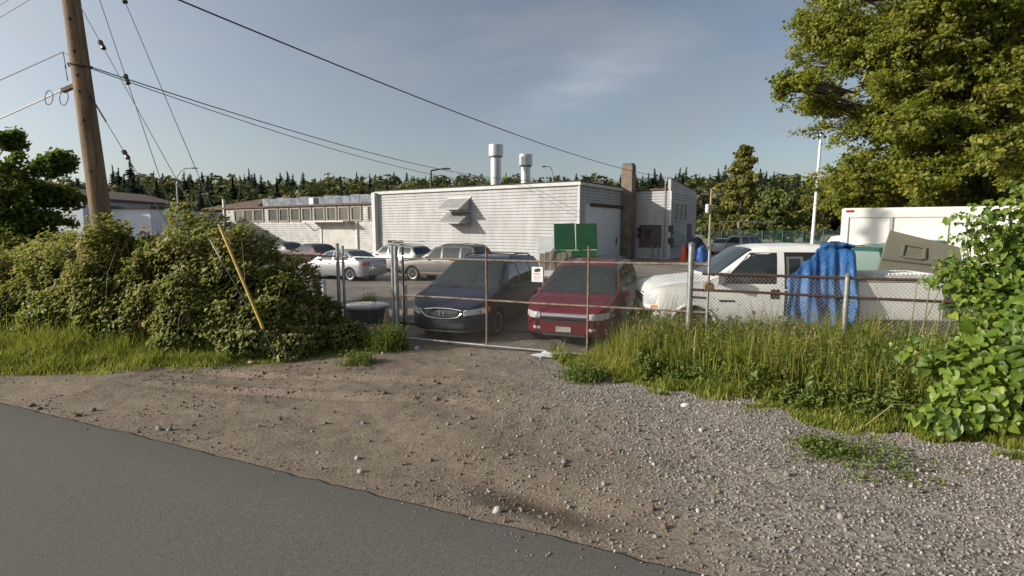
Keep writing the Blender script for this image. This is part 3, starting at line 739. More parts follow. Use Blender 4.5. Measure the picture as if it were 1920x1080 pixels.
    def wheels(s, xs, wr, wd=.21, spokes=5, rim_m=None, inset=.05, rimr=.66, turn=0):
        t = MB(); t.lathe([(wr * .62, -wd / 2), (wr * .93, -wd / 2), (wr * .985, -wd * .38), (wr, -wd * .2), (wr, wd * .2), (wr * .985, wd * .38), (wr * .93, wd / 2), (wr * .62, wd / 2)], n=30, axis='Y')
        tm = t.mesh('tyre', 40); tm.materials.append(rubber)
        r = MB(); rr = wr * rimr
        r.lathe([(rr, wd * .30), (rr, wd * .52), (rr * .9, wd * .50), (rr * .86, wd * .2), (rr * .2, wd * .16)], n=30, axis='Y')
        for k in range(spokes):
            a = 2 * pi * k / spokes + .3; dv = Vector((cos(a), 0, sin(a))); pv = Vector((-sin(a), 0, cos(a)))
            hw = rr * (.20 if spokes < 8 else .09)
            lo, hi = wd * .28, wd * .47
            r.hexa([dv * rr * .12 - pv * hw + Vector((0, lo, 0)), dv * rr * .9 - pv * hw * .8 + Vector((0, lo, 0)), dv * rr * .9 + pv * hw * .8 + Vector((0, lo, 0)), dv * rr * .12 + pv * hw + Vector((0, lo, 0)),
                    dv * rr * .12 - pv * hw + Vector((0, hi - .01, 0)), dv * rr * .9 - pv * hw * .8 + Vector((0, hi, 0)), dv * rr * .9 + pv * hw * .8 + Vector((0, hi, 0)), dv * rr * .12 + pv * hw + Vector((0, hi - .01, 0))])
        r.lathe([(rr * .24, wd * .2), (rr * .24, wd * .46), (rr * .1, wd * .5)], n=12, axis='Y')
        rm = r.mesh('rim', 40); rm.materials.append(rim_m or alloy)
        dk = MB(); dk.lathe([(rr * .97, -wd * .1), (rr * .97, wd * .12)], n=20, axis='Y'); dm = dk.mesh('brake'); dm.materials.append(underbody)
        for x in xs:
            for sd in (1, -1):
                w_ = link('wheel', tm, None, s.e, (x, sd * (s.W - wd / 2 - inset + .02), wr))
                if sd < 0: w_.rotation_euler = (0, 0, pi)
                link('rim', rm, None, w_); link('brake', dm, None, w_)
    def mirror(s, x, z, m, sz=(.12, .2, .15), sides=(1, -1)):
        for sd in sides:
            mb = MB(); y = s.w_at(x, z)
            mb.hexa([(x - sz[0] / 2, sd * (y + .03), z - sz[2] / 2), (x + sz[0] / 2, sd * (y + .04), z - sz[2] / 2), (x + sz[0] / 2, sd * (y + sz[1]), z - sz[2] / 2 + .02), (x - sz[0] / 3, sd * (y + sz[1] - .03), z - sz[2] / 2 + .02),
                     (x - sz[0] / 3, sd * (y + .03), z + sz[2] / 2), (x + sz[0] / 2, sd * (y + .04), z + sz[2] / 2), (x + sz[0] / 2, sd * (y + sz[1]), z + sz[2] / 2 - .02), (x - sz[0] / 4, sd * (y + sz[1] - .04), z + sz[2] / 2 - .02)])
            mb.box((x + .01, sd * (y + .0), z - sz[2] * .3), (.06, .12, .05))
            o = mb.build('mirror', m, s.e, bevel=.02)
    def rack(s, x0, x1, cross=(), m=None, f=.84, h=.055):
        for sd in (1, -1):
            mb = MB(); pts = []
            for k in range(9):
                x = lerp(x0, x1, k / 8); y = sd * f * s.Wt(x); pts.append(Vector((x, y, s.z_at(x, y) + h * (1 if 0 < k < 8 else .1))))
            mb.tube(pts, .017, 6); mb.build('roof_rail', m or black_plastic, s.e)
        for x in cross:
            y = f * s.Wt(x); z = s.z_at(x, y) + h
            MB().tube([(x, -y, z), (x, -y * .4, z + .02), (x, y * .4, z + .02), (x, y, z)], .015, 5).build('cross_bar', m or black_plastic, s.e)

def front_detail(c, cowl, hood, f=.86):
    '''hood shut lines, wipers and bumper joint'''
    for sd in (1, -1):
        pts = []
        for x in np.linspace(hood, cowl, 9):
            y = sd * f * c.Wt(x); pts.append(Vector((x, y, c.z_at(x, y) + .001)))
        MB().tube(pts, .006, 4).build('hood_seam', underbody, c.e)
        y0 = -.55 if sd < 0 else .12; pts = []
        for t in np.linspace(0, 1, 6):
            x, y = cowl + .03 + .26 * t, y0 + .42 * t; pts.append(Vector((x - .01, y, c.z_at(x, y) + .022)))
        MB().tube(pts, .009, 4).build('wiper', black_plastic, c.e)
    pts = [Vector((c.front_x(y, .50) - .002, y, .50)) for y in np.linspace(-.82, .82, 15)]
    MB().tube(pts, .006, 4).build('bumper_seam', underbody, c.e)
def heading(dx, dy): return math.atan2(dy, dx)      # direction nose -> tail

# ---------------------------------------------------------------- dark blue minivan behind the gate
blue = paint('dark_blue_metallic', (.017, .024, .055), .15, .34)
dA = (sin(R(18.5)), cos(R(18.5)))
fc = Vector((-1.52, 11.42, 0))
c = Car('minivan', 'dark blue minivan with oval chrome grille parked behind the gate', 'minivan', fc, heading(*dA), 5.05, .96,
        [(0, .66), (.04, .74), (.14, .82), (.6, .98), (1.18, 1.10), (1.3, 1.16), (2.15, 1.66), (2.45, 1.735), (3.4, 1.76), (4.6, 1.70), (4.78, 1.62), (5.02, 1.05), (5.05, .8)],
        [(0, .74), (1.2, .99), (2.6, 1.02), (4.9, 1.10)], blue, zb=.22, tum=.30, front=(.42, .75, 2.6))
c.body((1.0, 3.98), .335)
c.wheels((1.0, 3.98), .335, .215, 5)
c.topq('windshield', 1.20, 2.20, .93, .90, glass, n=12)
c.topq('wiper_cowl', 1.08, 1.20, .95, .94, black_plastic)
c.end('grille', [(-.36, .56), (.36, .56), (.43, .70), (-.43, .70)], black_plastic, off=.012, n=12)
MB().tube([Vector((c.front_x(y, z) - .022, y, z)) for y, z in ((-.44, .71), (-.47, .66), (-.38, .565), (-.2, .53), (0, .52), (.2, .53), (.38, .565), (.47, .66), (.44, .71), (.2, .735), (0, .74), (-.2, .735), (-.44, .71))], .017, 6).build('grille_surround', chrome, c.e, smooth=60)
em = MB()
for q in (((-.045, .585), (-.062, .695)), ((.045, .585), (.062, .695)), ((-.05, .635), (.05, .635))):
    em.tube([Vector((c.front_x(y, z) - .03, y, z)) for y, z in q], .011, 5)
em.build('emblem', chrome, c.e)
for sd in (1, -1):
    c.end('headlight', [(sd * .50, .60), (sd * .88, .63), (sd * .90, .76), (sd * .50, .715)], lamp_clear, n=10)
    c.end('turn_signal', [(sd * .885, .635), (sd * .935, .66), (sd * .935, .765), (sd * .905, .765)], lamp_amber)
c.end('lower_intake', [(-.62, .30), (.62, .30), (.66, .42), (-.66, .42)], black_plastic, n=12)
c.end('bumper_lip', [(-.84, .235), (.84, .235), (.84, .265), (-.84, .265)], mat('scuffed_plastic', (.22, .22, .22), .6), n=14, off=.014)
c.end('plate_recess', [(-.16, .44), (.16, .44), (.16, .53), (-.16, .53)], black_plastic)
c.side('window', [(1.70, 1.03), (2.72, 1.05), (2.66, 1.57), (2.20, 1.52)], glass)
c.side('window', [(2.82, 1.05), (3.72, 1.08), (3.68, 1.60), (2.78, 1.585)], glass)
c.side('window', [(3.82, 1.08), (4.72, 1.13), (4.50, 1.56), (3.78, 1.60)], glass)
c.line([(1.45, .35), (1.42, .7), (1.5, .98)]); c.line([(2.76, .32), (2.77, .7), (2.77, 1.03)]); c.line([(3.77, .32), (3.85, .7), (3.77, 1.06)])
c.side('side_trim', [(1.5, .52), (4.6, .52), (4.6, .575), (1.5, .575)], mat('dark_trim', (.03, .032, .045), .5), n=20, k=1, off=.012)
c.side('door_handle', [(2.5, .93), (2.68, .93), (2.68, .97), (2.5, .97)], black_plastic, n=2, k=1, off=.02)
c.mirror(1.78, 1.06, chrome if False else blue, (.12, .22, .16))
c.rack(2.75, 4.45, (3.0, 4.1)); front_detail(c, 1.14, .22)

# ---------------------------------------------------------------- red minivan
redp = paint('dull_red', (.135, .007, .016), .0, .34, .12)
dA = (sin(R(20.5)), cos(R(20.5)))
fc = Vector((1.05, 10.74, 0))
c = Car('minivan', 'red minivan with a full-width chrome light bar parked behind the gate', 'minivan', fc, heading(*dA), 4.75, .935,
        [(0, .68), (.05, .78), (.2, .86), (.7, .99), (1.15, 1.06), (1.28, 1.12), (1.98, 1.58), (2.3, 1.68), (3.4, 1.71), (4.3, 1.66), (4.5, 1.58), (4.72, 1.0), (4.75, .7)],
        [(0, .80), (1.2, .96), (2.6, .98), (4.6, 1.04)], redp, zb=.24, tum=.28, front=(.36, .65, 2.6))
c.body((.98, 3.82), .325)
c.wheels((.98, 3.82), .325, .205, 5)
c.topq('windshield', 1.16, 2.02, .94, .91, glass, n=12)
c.topq('wiper_cowl', 1.04, 1.16, .96, .95, black_plastic)
c.end('light_bar', [(-.48, .66), (.48, .66), (.48, .735), (-.48, .735)], chrome, n=12, off=.014)
c.end('grille', [(-.46, .565), (.46, .565), (.48, .645), (-.48, .645)], black_plastic, n=12)
for sd in (1, -1):
    c.end('headlight', [(sd * .5, .62), (sd * .80, .62), (sd * .82, .755), (sd * .5, .745)], lamp_clear, n=10, off=.012)
    c.end('turn_signal', [(sd * .81, .63), (sd * .875, .64), (sd * .88, .755), (sd * .825, .755)], lamp_clear)
    c.end('fog_light', [(sd * .5, .40), (sd * .66, .40), (sd * .66, .455), (sd * .5, .455)], lamp_clear)
c.end('bumper_strip', [(-.86, .49), (.86, .49), (.86, .52), (-.86, .52)], mat('dark_red_trim', (.08, .012, .015), .5), n=14, off=.016)
c.end('number_plate', [(-.16, .36), (.16, .36), (.16, .47), (-.16, .47)], mat('plate_white', (.42, .40, .34), .5, var=(14, .4)), off=.02)
c.end('lower_intake', [(-.45, .27), (.45, .27), (.45, .33), (-.45, .33)], black_plastic, n=10)
c.side('window', [(1.62, .98), (2.50, 1.0), (2.44, 1.53), (2.08, 1.47)], glass)
c.side('window', [(2.60, 1.0), (3.5, 1.02), (3.44, 1.56), (2.54, 1.54)], glass)
c.side('window', [(3.60, 1.02), (4.45, 1.07), (4.25, 1.53), (3.54, 1.56)], glass)
c.line([(1.40, .35), (1.38, .7), (1.46, .95)]); c.line([(2.55, .32), (2.56, .7), (2.55, .97)]); c.line([(3.56, .32), (3.62, .7), (3.55, 1.0)])
c.side('cladding_or_reflection', [(1.4, .27), (3.4, .27), (3.4, .62), (1.4, .62)], mat('tan_ground_reflection', (.34, .25, .12), .25, .35, coat=.6), n=20, k=4)  # tan panel paints the ground's reflection onto the red side
c.side('cladding_or_reflection', [(4.22, .27), (4.62, .27), (4.62, .62), (4.22, .62)], mat('tan_ground_reflection', (.34, .25, .12), .25, .35), n=6, k=4)  # the painted ground reflection carried on behind the rear wheel
c.side('door_handle', [(2.3, .9), (2.46, .9), (2.46, .94), (2.3, .94)], black_plastic, n=2, k=1, off=.02)
c.mirror(1.66, 1.0, redp, (.12, .2, .14))
c.rack(2.35, 4.2, (2.7, 3.9)); front_detail(c, 1.10, .25)

# ---------------------------------------------------------------- white pickup beside the weeds
whitep = paint('white_truck_paint', (.78, .77, .73), .0, .4, .14)
TX, TY = 2.86, 11.25                       # near front corner
ang = heading(cos(R(-5)), sin(R(-5)))
ax = Vector((cos(ang), sin(ang), 0)); ay = Vector((-sin(ang), cos(ang), 0))
c = Car('pickup_truck', 'white extended-cab pickup with a blue tarp over its missing rear door', 'pickup', Vector((TX, TY, 0)) + ay * .99, ang, 4.22, .99,
        [(0, .98), (.03, 1.10), (.14, 1.22), (.5, 1.32), (1.25, 1.40), (1.38, 1.44), (2.15, 2.04), (2.5, 2.115), (3.3, 2.14), (4.06, 2.11), (4.13, 2.05), (4.22, 1.45)],
        [(0, 1.14), (1.3, 1.27), (4.4, 1.29)], whitep, zb=.42, tum=.17, front=(.26, .45, 2.6), rear=(.02, .2, 2))
c.body((.98,), .40, 1.2)
# second axle sits under the bed
c.wheels((.98, 4.9), .40, .25, 8)
c.topq('windshield', 1.40, 2.20, .93, .90, glass, n=12)
c.end('grille', [(-.5, .82), (.5, .82), (.52, 1.06), (-.52, 1.06)], chrome, n=10)
c.end('grille_bars', [(-.46, .86), (.46, .86), (.48, 1.02), (-.48, 1.02)], black_plastic, n=10, off=.016)
for sd in (1, -1):
    c.end('headlight', [(sd * .56, .84), (sd * .93, .84), (sd * .95, 1.07), (sd * .56, 1.05)], lamp_clear, n=12)
    c.end('turn_signal', [(sd * .87, .77), (sd * .96, .78), (sd * .96, .83), (sd * .88, .83)], lamp_amber)
c.end('bumper', [(-.98, .50), (.98, .50), (.98, .74), (-.98, .74)], chrome, n=16, off=.05)
c.side('window', [(1.56, 1.34), (2.62, 1.34), (2.64, 1.93), (2.18, 1.93)], glass)
c.side('window_seal', [(1.52, 1.31), (2.66, 1.31), (2.68, 1.96), (2.14, 1.96)], black_plastic, off=.003)
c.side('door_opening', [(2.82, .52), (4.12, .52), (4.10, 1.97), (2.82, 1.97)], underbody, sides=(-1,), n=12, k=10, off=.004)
c.side('inner_window_frame', [(2.86, 1.33), (3.2, 1.33), (3.2, 1.88), (2.86, 1.88)], mat('grey_interior', (.12, .12, .13), .7), sides=(-1,), off=.008)
c.side('inner_window', [(2.91, 1.38), (3.13, 1.38), (3.13, 1.84), (2.91, 1.84)], glass, sides=(-1,), off=.012)
c.side('window', [(3.0, 1.33), (4.0, 1.33), (3.97, 1.9), (3.0, 1.9)], glass, sides=(1,))
c.line([(1.42, .48), (1.40, 1.0), (1.48, 1.29)]); c.line([(2.77, .48), (2.77, 1.28), (2.77, 1.98)], w=.016)
c.side('badge', [(1.50, .93), (1.82, .93), (1.82, .97), (1.50, .97)], black_plastic, n=3, k=1, off=.01)
c.side('door_handle_recess', [(2.54, 1.0), (2.72, 1.0), (2.72, 1.20), (2.54, 1.20)], black_plastic, n=2, k=2, off=.006)
c.line([(.2, 1.10), (.6, 1.13), (1.3, 1.16)], mat('white_crease', (.6, .6, .58), .5), .01, name='crease')
c.mirror(1.52, 1.42, black_plastic, (.1, .28, .26))
for y in (-.985, .985):
    c_y = y
    mb = MB(); mb.tube([Vector((.98 + .47 * cos(t), y, .40 + .47 * sin(t))) for t in np.linspace(.05, pi - .05, 14)], .03, 5); mb.build('wheel_lip', whitep, c.e)
# open cargo bed
bx0, bx1 = 4.27, 5.95
bed = MB()
bed.box(((bx0 + bx1) / 2, .93, .98), (bx1 - bx0, .12, .78)); bed.box(((bx0 + bx1) / 2, -.93, .98), (bx1 - bx0, .12, .78))
bed.box((bx0 + .04, 0, .98), (.08, 1.74, .76)); bed.box((bx1 - .05, 0, .98), (.1, 1.74, .76)); bed.box(((bx0 + bx1) / 2, 0, .62), (bx1 - bx0 - .2, 1.74, .08))
bd = bed.build('cargo_bed', whitep, c.e, bevel=.02)
for y in (-.93, .93): MB().box(((bx0 + bx1) / 2, y, 1.385), (bx1 - bx0, .14, .03)).build('bed_rail_cap', mat('grey_plastic', (.34, .34, .33), .6), bd, bevel=.01)
# ribbed white liner lying across the bed
lin = MB(); lin.box((5.3, -.3, 1.46), (1.3, .9, .07))
for k in range(14): lin.box((4.75 + k * .085, -.3, 1.515), (.035, .86, .04))
ln = lin.build('ribbed_panel', mat('dusty_white_plastic', (.62, .61, .57), .6, var=(4, .2)), None, bevel=.008)
ln.location = c.e.location; ln.rotation_euler = c.e.rotation_euler
tag(ln, 'ribbed off-white plastic panel lying across the pickup bed', 'panel')
truck = c
# ---------------------------------------------------------------- blue tarp hung over the cab side
tarp_m = mat('blue_tarp', (.03, .135, .35), .5, var=(5, .3), bump=(22, 1.0), c2=(.018, .085, .24))
P = []
NI, NJ = 44, 40
for i in range(NI + 1):
    u = i / NI; row = []
    for j in range(NJ + 1):
        v = j / NJ
        # top edge rises onto the roof at the rear, its front corner hangs half way down
        ztop = lerp(1.38, 2.14, min(1, (u / .60)) ** .85); xt = lerp(2.84, 4.22, u)
        zbot = .50 + .04 * math.sin(u * 9)
        z = lerp(ztop, zbot, v)
        fold = .045 * math.sin(u * 21 + 1.5 * v + .7 * math.sin(v * 5)) + .03 * math.sin(u * 47 + 3 * v) + .035 * math.sin(u * 9 - v * 2.3)
        wy = truck.w_at(min(xt, 4.08), min(z, 2.10))
        if z > 2.06 and wy < .8: wy = .8
        y = -(wy + .04 + (.03 + .10 * v) * (1 + fold * 9) * (.35 + .65 * v) + .4 * fold * min(1, v * 3 + .15))
        row.append(Vector((xt + .03 * math.sin(v * 7 + u * 3) * v + .25 * fold * math.sin(pi * u), y, z + .02 * math.sin(u * 30) * (1 - v))))
    P.append([Vector((row[0].x, row[0].y + .25, row[0].z + (.02 if u > .45 else -.0))) if u > .45 else row[0] + Vector((0, .02, 0))] + row)
tp = MB().grid(P).build('tarp', tarp_m, None, smooth=70)
tp.location = truck.e.location; tp.rotation_euler = truck.e.rotation_euler
sol = tp.modifiers.new('thick', 'SOLIDIFY'); sol.thickness = .006
tag(tp, 'crumpled blue tarp draped over the side of the white pickup cab', 'tarp')

# ---------------------------------------------------------------- silver sedan
silver = paint('silver_paint', (.36, .37, .39), .5, .3, .15)
rw = Vector((-7.45, 24.35, 0)); a25 = R(25); dA = Vector((cos(a25), -sin(a25), 0)); pr = Vector((sin(a25), cos(a25), 0))
def place(rear_wheel, d, pr_, wx, W): return rear_wheel + pr_ * W - d * wx
Ls, xr = 4.4, 3.48
c = Car('sedan', 'silver four-door sedan with five-spoke wheels parked left of the grey wagon', 'car', place(rw, dA, pr, xr, .87), heading(dA.x, dA.y), Ls, .87,
        [(0, .60), (.05, .68), (.3, .78), (1.15, .93), (1.25, .97), (1.95, 1.38), (2.3, 1.44), (2.9, 1.43), (3.2, 1.36), (3.85, 1.02), (3.95, .99), (4.32, .98), (4.38, .92), (4.4, .7)],
        [(0, .70), (1.2, .88), (4.4, .93)], silver, zb=.2, tum=.42, front=(.34, .6, 2.6), rear=(.24, .45, 2.4))
c.body((.88, xr), .315); c.wheels((.88, xr), .315, .2, 5)
c.topq('windshield', 1.27, 2.0, .93, .9, glass); c.topq('rear_window', 3.16, 3.82, .88, .92, glass)
c.side('window', [(1.55, .93), (2.42, .94), (2.38, 1.33), (2.02, 1.31)], glass); c.side('window', [(2.50, .94), (3.10, .95), (3.02, 1.32), (2.46, 1.335)], glass); c.side('window', [(3.16, .95), (3.44, .97), (3.20, 1.24), (3.1, 1.29)], glass)
for sd in (1, -1):
    c.end('tail_light', [(sd * .50, .74), (sd * .86, .74), (sd * .86, .90), (sd * .50, .90)], lamp_red, True, n=10)
    c.end('headlight', [(sd * .42, .56), (sd * .82, .56), (sd * .82, .68), (sd * .42, .66)], lamp_clear, n=10)
c.end('number_plate', [(-.25, .62), (.25, .62), (.25, .75), (-.25, .75)], mat('plate_white', (.42, .40, .34), .5), True)
c.side('rub_strip', [(1.0, .48), (3.1, .48), (3.1, .53), (1.0, .53)], silver, n=16, k=1, off=.014)
c.line([(1.30, .3), (1.28, .6), (1.36, .88)]); c.line([(2.46, .26), (2.46, .9)]); c.line([(3.3, .6), (3.4, .88)])
c.side('door_handle', [(2.2, .80), (2.36, .80), (2.36, .835), (2.2, .835)], black_plastic, n=2, k=1, off=.02); c.side('door_handle', [(3.05, .81), (3.21, .81), (3.21, .845), (3.05, .845)], black_plastic, n=2, k=1, off=.02)
c.mirror(1.62, .98, silver, (.1, .18, .12))

# ---------------------------------------------------------------- grey wagon with roof rack
greyp = paint('grey_beige_metallic', (.155, .15, .142), .5, .36, .2)
rw = Vector((-2.2, 23.35, 0)); Ls, xr = 4.5, 3.55
c = Car('station_wagon', 'grey sport wagon with roof rack parked behind the blue minivan', 'car', place(rw, dA, pr, xr, .88), heading(dA.x, dA.y), Ls, .88,
        [(0, .72), (.05, .84), (.3, .95), (1.2, 1.06), (1.32, 1.10), (2.0, 1.60), (2.35, 1.68), (3.3, 1.70), (3.95, 1.66), (4.05, 1.60), (4.38, 1.10), (4.48, 1.02), (4.5, .7)],
        [(0, .86), (1.2, 1.0), (4.5, 1.06)], greyp, zb=.28, tum=.34, front=(.30, .5, 2.6), rear=(.2, .4, 2.4))
c.body((.90, xr), .35); c.wheels((.90, xr), .35, .22, 6)
c.topq('windshield', 1.34, 2.05, .93, .9, glass); c.topq('rear_window', 4.05, 4.36, .92, .93, glass)
c.side('window', [(1.62, 1.05), (2.42, 1.06), (2.38, 1.55), (2.06, 1.52)], glass); c.side('window', [(2.52, 1.06), (3.36, 1.07), (3.34, 1.58), (2.47, 1.57)], glass); c.side('window', [(3.46, 1.07), (4.10, 1.10), (3.92, 1.55), (3.44, 1.57)], glass)
for sd in (1, -1): c.end('tail_light', [(sd * .66, .82), (sd * .87, .82), (sd * .86, 1.06), (sd * .68, 1.06)], lamp_red, True)
for sd in (1, -1): c.end('headlight', [(sd * .45, .66), (sd * .84, .66), (sd * .84, .80), (sd * .45, .78)], lamp_clear)
c.end('bumper', [(-.84, .42), (.84, .42), (.84, .62), (-.84, .62)], mat('grey_plastic', (.34, .34, .33), .6), True, n=12, off=.03)
c.side('cladding_or_reflection', [(1.35, .30), (3.1, .30), (3.1, .46), (1.35, .46)], mat('tan_cladding', (.24, .205, .16), .6), n=16, k=2)
c.line([(1.38, .4), (1.36, .7), (1.44, .98)]); c.line([(2.47, .34), (2.47, 1.02)]); c.line([(3.4, .7), (3.42, 1.03)])
c.side('door_handle', [(2.2, .92), (2.36, .92), (2.36, .955), (2.2, .955)], black_plastic, n=2, k=1, off=.02); c.side('door_handle', [(3.1, .93), (3.26, .93), (3.26, .965), (3.1, .965)], black_plastic, n=2, k=1, off=.02)
c.mirror(1.70, 1.10, black_plastic, (.1, .19, .15)); c.rack(2.3, 4.0, (2.45, 3.2, 3.85))

# ---------------------------------------------------------------- cars further back
def small_car(name, label, px, py, Y, ang_, p, L=4.4, H=1.45, wagon=False, rackon=False, flip=1):
    g = at(px, py, Y); d = Vector((cos(ang_), sin(ang_), 0))
    c = Car(name, label, 'car', Vector((g.x, Y, 0)) - d * L / 2, ang_, L, .86,
            [(0, .60), (.05, .68), (.3, .78), (1.1, .93), (1.2, .97), (1.85, H - .06), (2.2, H), (2.9, H - .01)] + ([(L - .55, H - .05), (L - .45, H - .1), (L - .1, 1.0), (L, .7)] if wagon else [(3.2, H - .08), (3.75, 1.0), (3.9, .97), (L - .08, .96), (L, .7)]),
            [(0, .70), (1.2, .90), (L, .95)], p, zb=.22, tum=.38, front=(.34, .6, 2.6), rear=(.22, .45, 2.4))
    c.body((.86, L - .92), .31); c.wheels((.86, L - .92), .31, .2, 6)
    c.topq('windshield', 1.22, 1.9, .93, .9, glass)
    if wagon: c.topq('rear_window', L - .44, L - .16, .9, .92, glass)
    else: c.topq('rear_window', 3.12, 3.72, .88, .92, glass)
    c.side('window', [(1.5, .95), (2.35, .96), (2.32, H - .1), (1.95, H - .13)], glass)
    c.side('window', [(2.44, .96), (3.1, .97), (3.05, H - .11), (2.4, H - .1)], glass)
    if wagon: c.side('window', [(3.2, .97), (L - .42, 1.0), (L - .58, H - .13), (3.15, H - .11)], glass)
    for sd in (1, -1):
        c.end('tail_light', [(sd * .5, .74), (sd * .85, .74), (sd * .85, .92), (sd * .5, .92)], lamp_red, True)
        c.end('headlight', [(sd * .42, .56), (sd * .82, .56), (sd * .82, .68), (sd * .42, .66)], lamp_clear)
    c.line([(2.4, .3), (2.4, .9)]); c.mirror(1.6, 1.0, p, (.1, .18, .12))
    if rackon: c.rack(2.0, L - .6, (2.2, 3.0))
    return c
wc = small_car('station_wagon', 'pale silver wagon with junk on its roof rack behind the sedan', 742, 480, 29.6, heading(cos(a25 + .1), -sin(a25 + .1)), paint('pale_silver', (.36, .37, .38), .4, .35), 4.5, 1.52, True, True)
small_car('sedan', 'dark maroon sedan parked against the workshop wing behind the silver sedan', 588, 470, 34, heading(cos(R(38)), -sin(R(38))), paint('maroon_paint', (.035, .010, .012), .2, .35))
small_car('sedan', 'black sedan mostly hidden behind the bramble thicket', 530, 470, 38, heading(cos(R(30)), -sin(R(30))), paint('black_paint', (.02, .02, .022), .3, .35))
sv = small_car('suv', 'champagne silver SUV parked far off near the wire fence', 1405, 460, 46.5, heading(-cos(R(28)), -sin(R(28))), paint('champagne_paint', (.50, .46, .42), .45, .35), 4.55, 1.76, True, True)
small_car('sedan', 'white car parked far off beside the champagne SUV', 1357, 465, 49.5, heading(-cos(R(60)), -sin(R(60))), paint('white_car_paint', (.72, .71, .68), 0, .4))
# bundles on the silver wagon's roof: a lashed load
ld = empty('roof_load', wc.e.location + Vector((0, 0, 1.6)), wc.e.rotation_euler.z, 'dark lashed bundle and ladder on the roof of the silver wagon', 'roof load')
r_ = random.Random(4)
for k in range(3):
    s_ = MB(); x = 2.05 + k * .26; s_.hexa([(x + a * .13 + r_.uniform(-.04, .04), b * .2 + r_.uniform(-.05, .05), z + r_.uniform(0, .05)) for z in (0, .13) for a, b in ((-1, -1), (1, -1), (1, 1), (-1, 1))])
    s_.build('bundle', mat('dark_canvas', (.05, .045, .04), .9, var=(6, .4)), ld, bevel=.03)
s_ = MB()
for y in (-.2, .25): s_.tube([(2.2, y, .1), (4.3, y, .14)], .025, 5)
for k in range(7): s_.tube([(2.35 + k * .3, -.2, .11), (2.35 + k * .3, .25, .11)], .016, 5)
s_.build('ladder', alloy, ld)

# ---------------------------------------------------------------- teal SUV with its beige-lined tailgate up
teal = paint('teal_green_paint', (.075, .20, .165), .35, .34, .2)
a_ = heading(cos(R(-14)), sin(R(-14)))
gpos = at(1650, 480, 14.6)
c = Car('suv', 'teal green SUV behind the pickup with its beige-lined tailgate raised', 'suv', Vector((gpos.x, 14.9, 0)) - Vector((cos(a_), sin(a_), 0)) * 4.35, a_, 4.5, .9,
        [(0, .80), (.05, .92), (.3, 1.04), (1.2, 1.15), (1.32, 1.20), (2.05, 1.86), (2.4, 1.96), (3.4, 2.0), (4.3, 1.95), (4.42, 1.85), (4.5, 1.1)],
        [(0, .92), (1.2, 1.12), (4.5, 1.16)], teal, zb=.32, tum=.26, front=(.30, .5, 2.6), rear=(.06, .3, 2.4))
c.body((.92, 3.6), .37); c.wheels((.92, 3.6), .37, .24, 6)
c.topq('windshield', 1.34, 2.08, .93, .9, glass)
c.side('window', [(1.7, 1.2), (2.5, 1.2), (2.46, 1.84), (2.16, 1.82)], glass); c.side('window', [(2.6, 1.2), (3.4, 1.2), (3.38, 1.87), (2.55, 1.86)], glass)
c.side('window', [(3.5, 1.2), (4.32, 1.2), (4.25, 1.83), (3.48, 1.86)], mat('pale_tinted_glass', (.28, .38, .33), .15, spec=.7))
c.end('tailgate_opening', [(-.78, .66), (.78, .66), (.62, 1.80), (-.62, 1.80)], underbody, True, n=8, k=8, off=.01)
for sd in (1, -1): c.end('tail_light', [(sd * .80, .80), (sd * .89, .80), (sd * .86, 1.15), (sd * .79, 1.15)], lamp_red, True)
beige = mat('beige_trim_panel', (.135, .128, .092), .7, var=(2, .15), bump=(40, .1))
# tailgate: hinged at the roof, inner face turned to the camera
hx, hz = 4.40, 1.93
tg = MB(); Mt = Matrix.Rotation(R(-10), 3, 'Y')
def tgp(x, y, z): return Mt @ Vector((x, y, z)) + Vector((hx, 0, hz))
tg.hexa([tgp(.0, -.78, -.04), tgp(1.35, -.84, -.16), tgp(1.35, .84, -.16), tgp(0, .78, -.04), tgp(0, -.78, .03), tgp(1.30, -.84, .0), tgp(1.30, .84, .0), tgp(0, .78, .03)])
tgo = tg.build('tailgate', teal, c.e, bevel=.03)
for y in (-.7, .7): MB().tube([tgp(.55, y, -.12), Vector((4.44, y * 1.08, 1.25))], .018, 6).build('gas_strut', galv, tgo)

# large beige panel leaning on the bed: moulded liner with a grip recess
pn = empty('beige_liner_panel', (0, 0, 0), 0, 'large beige moulded panel with a grip recess leaning above the pickup bed', 'panel')
Q = [at(1640, 520, 13.2), at(1812, 528, 12.6), at(1800, 463, 12.9), at(1669, 431, 13.6)]
pn.location = (Q[0] + Q[1]) / 2
q = [p - pn.location for p in Q]; nq = (q[1] - q[0]).cross(q[3] - q[0]).normalized()
if nq.y > 0: nq = -nq
MB().hexa([p for p in q] + [p - nq * .07 for p in q]).build('panel', beige, pn, bevel=.02)
def qp(u, v, o): return lerp(lerp(q[0], q[1], u), lerp(q[3], q[2], u), v) + nq * o
for u0, u1, v0, v1 in ((.22, .26, .48, .78), (.50, .54, .48, .78), (.26, .50, .74, .79), (.26, .50, .46, .5)):
    MB().hexa([qp(u0, v0, .002), qp(u1, v0, .002), qp(u1, v1, .002), qp(u0, v1, .002), qp(u0, v0, .035), qp(u1, v0, .035), qp(u1, v1, .035), qp(u0, v1, .035)]).build('grip_rim', beige, pn, bevel=.008)
MB().hexa([qp(.02, .36, .002), qp(.98, .36, .002), qp(.98, .40, .002), qp(.02, .40, .002), qp(.02, .36, .03), qp(.98, .36, .03), qp(.98, .40, .03), qp(.02, .40, .03)]).build('rib', mat('dark_beige', (.09, .08, .06), .8), pn)

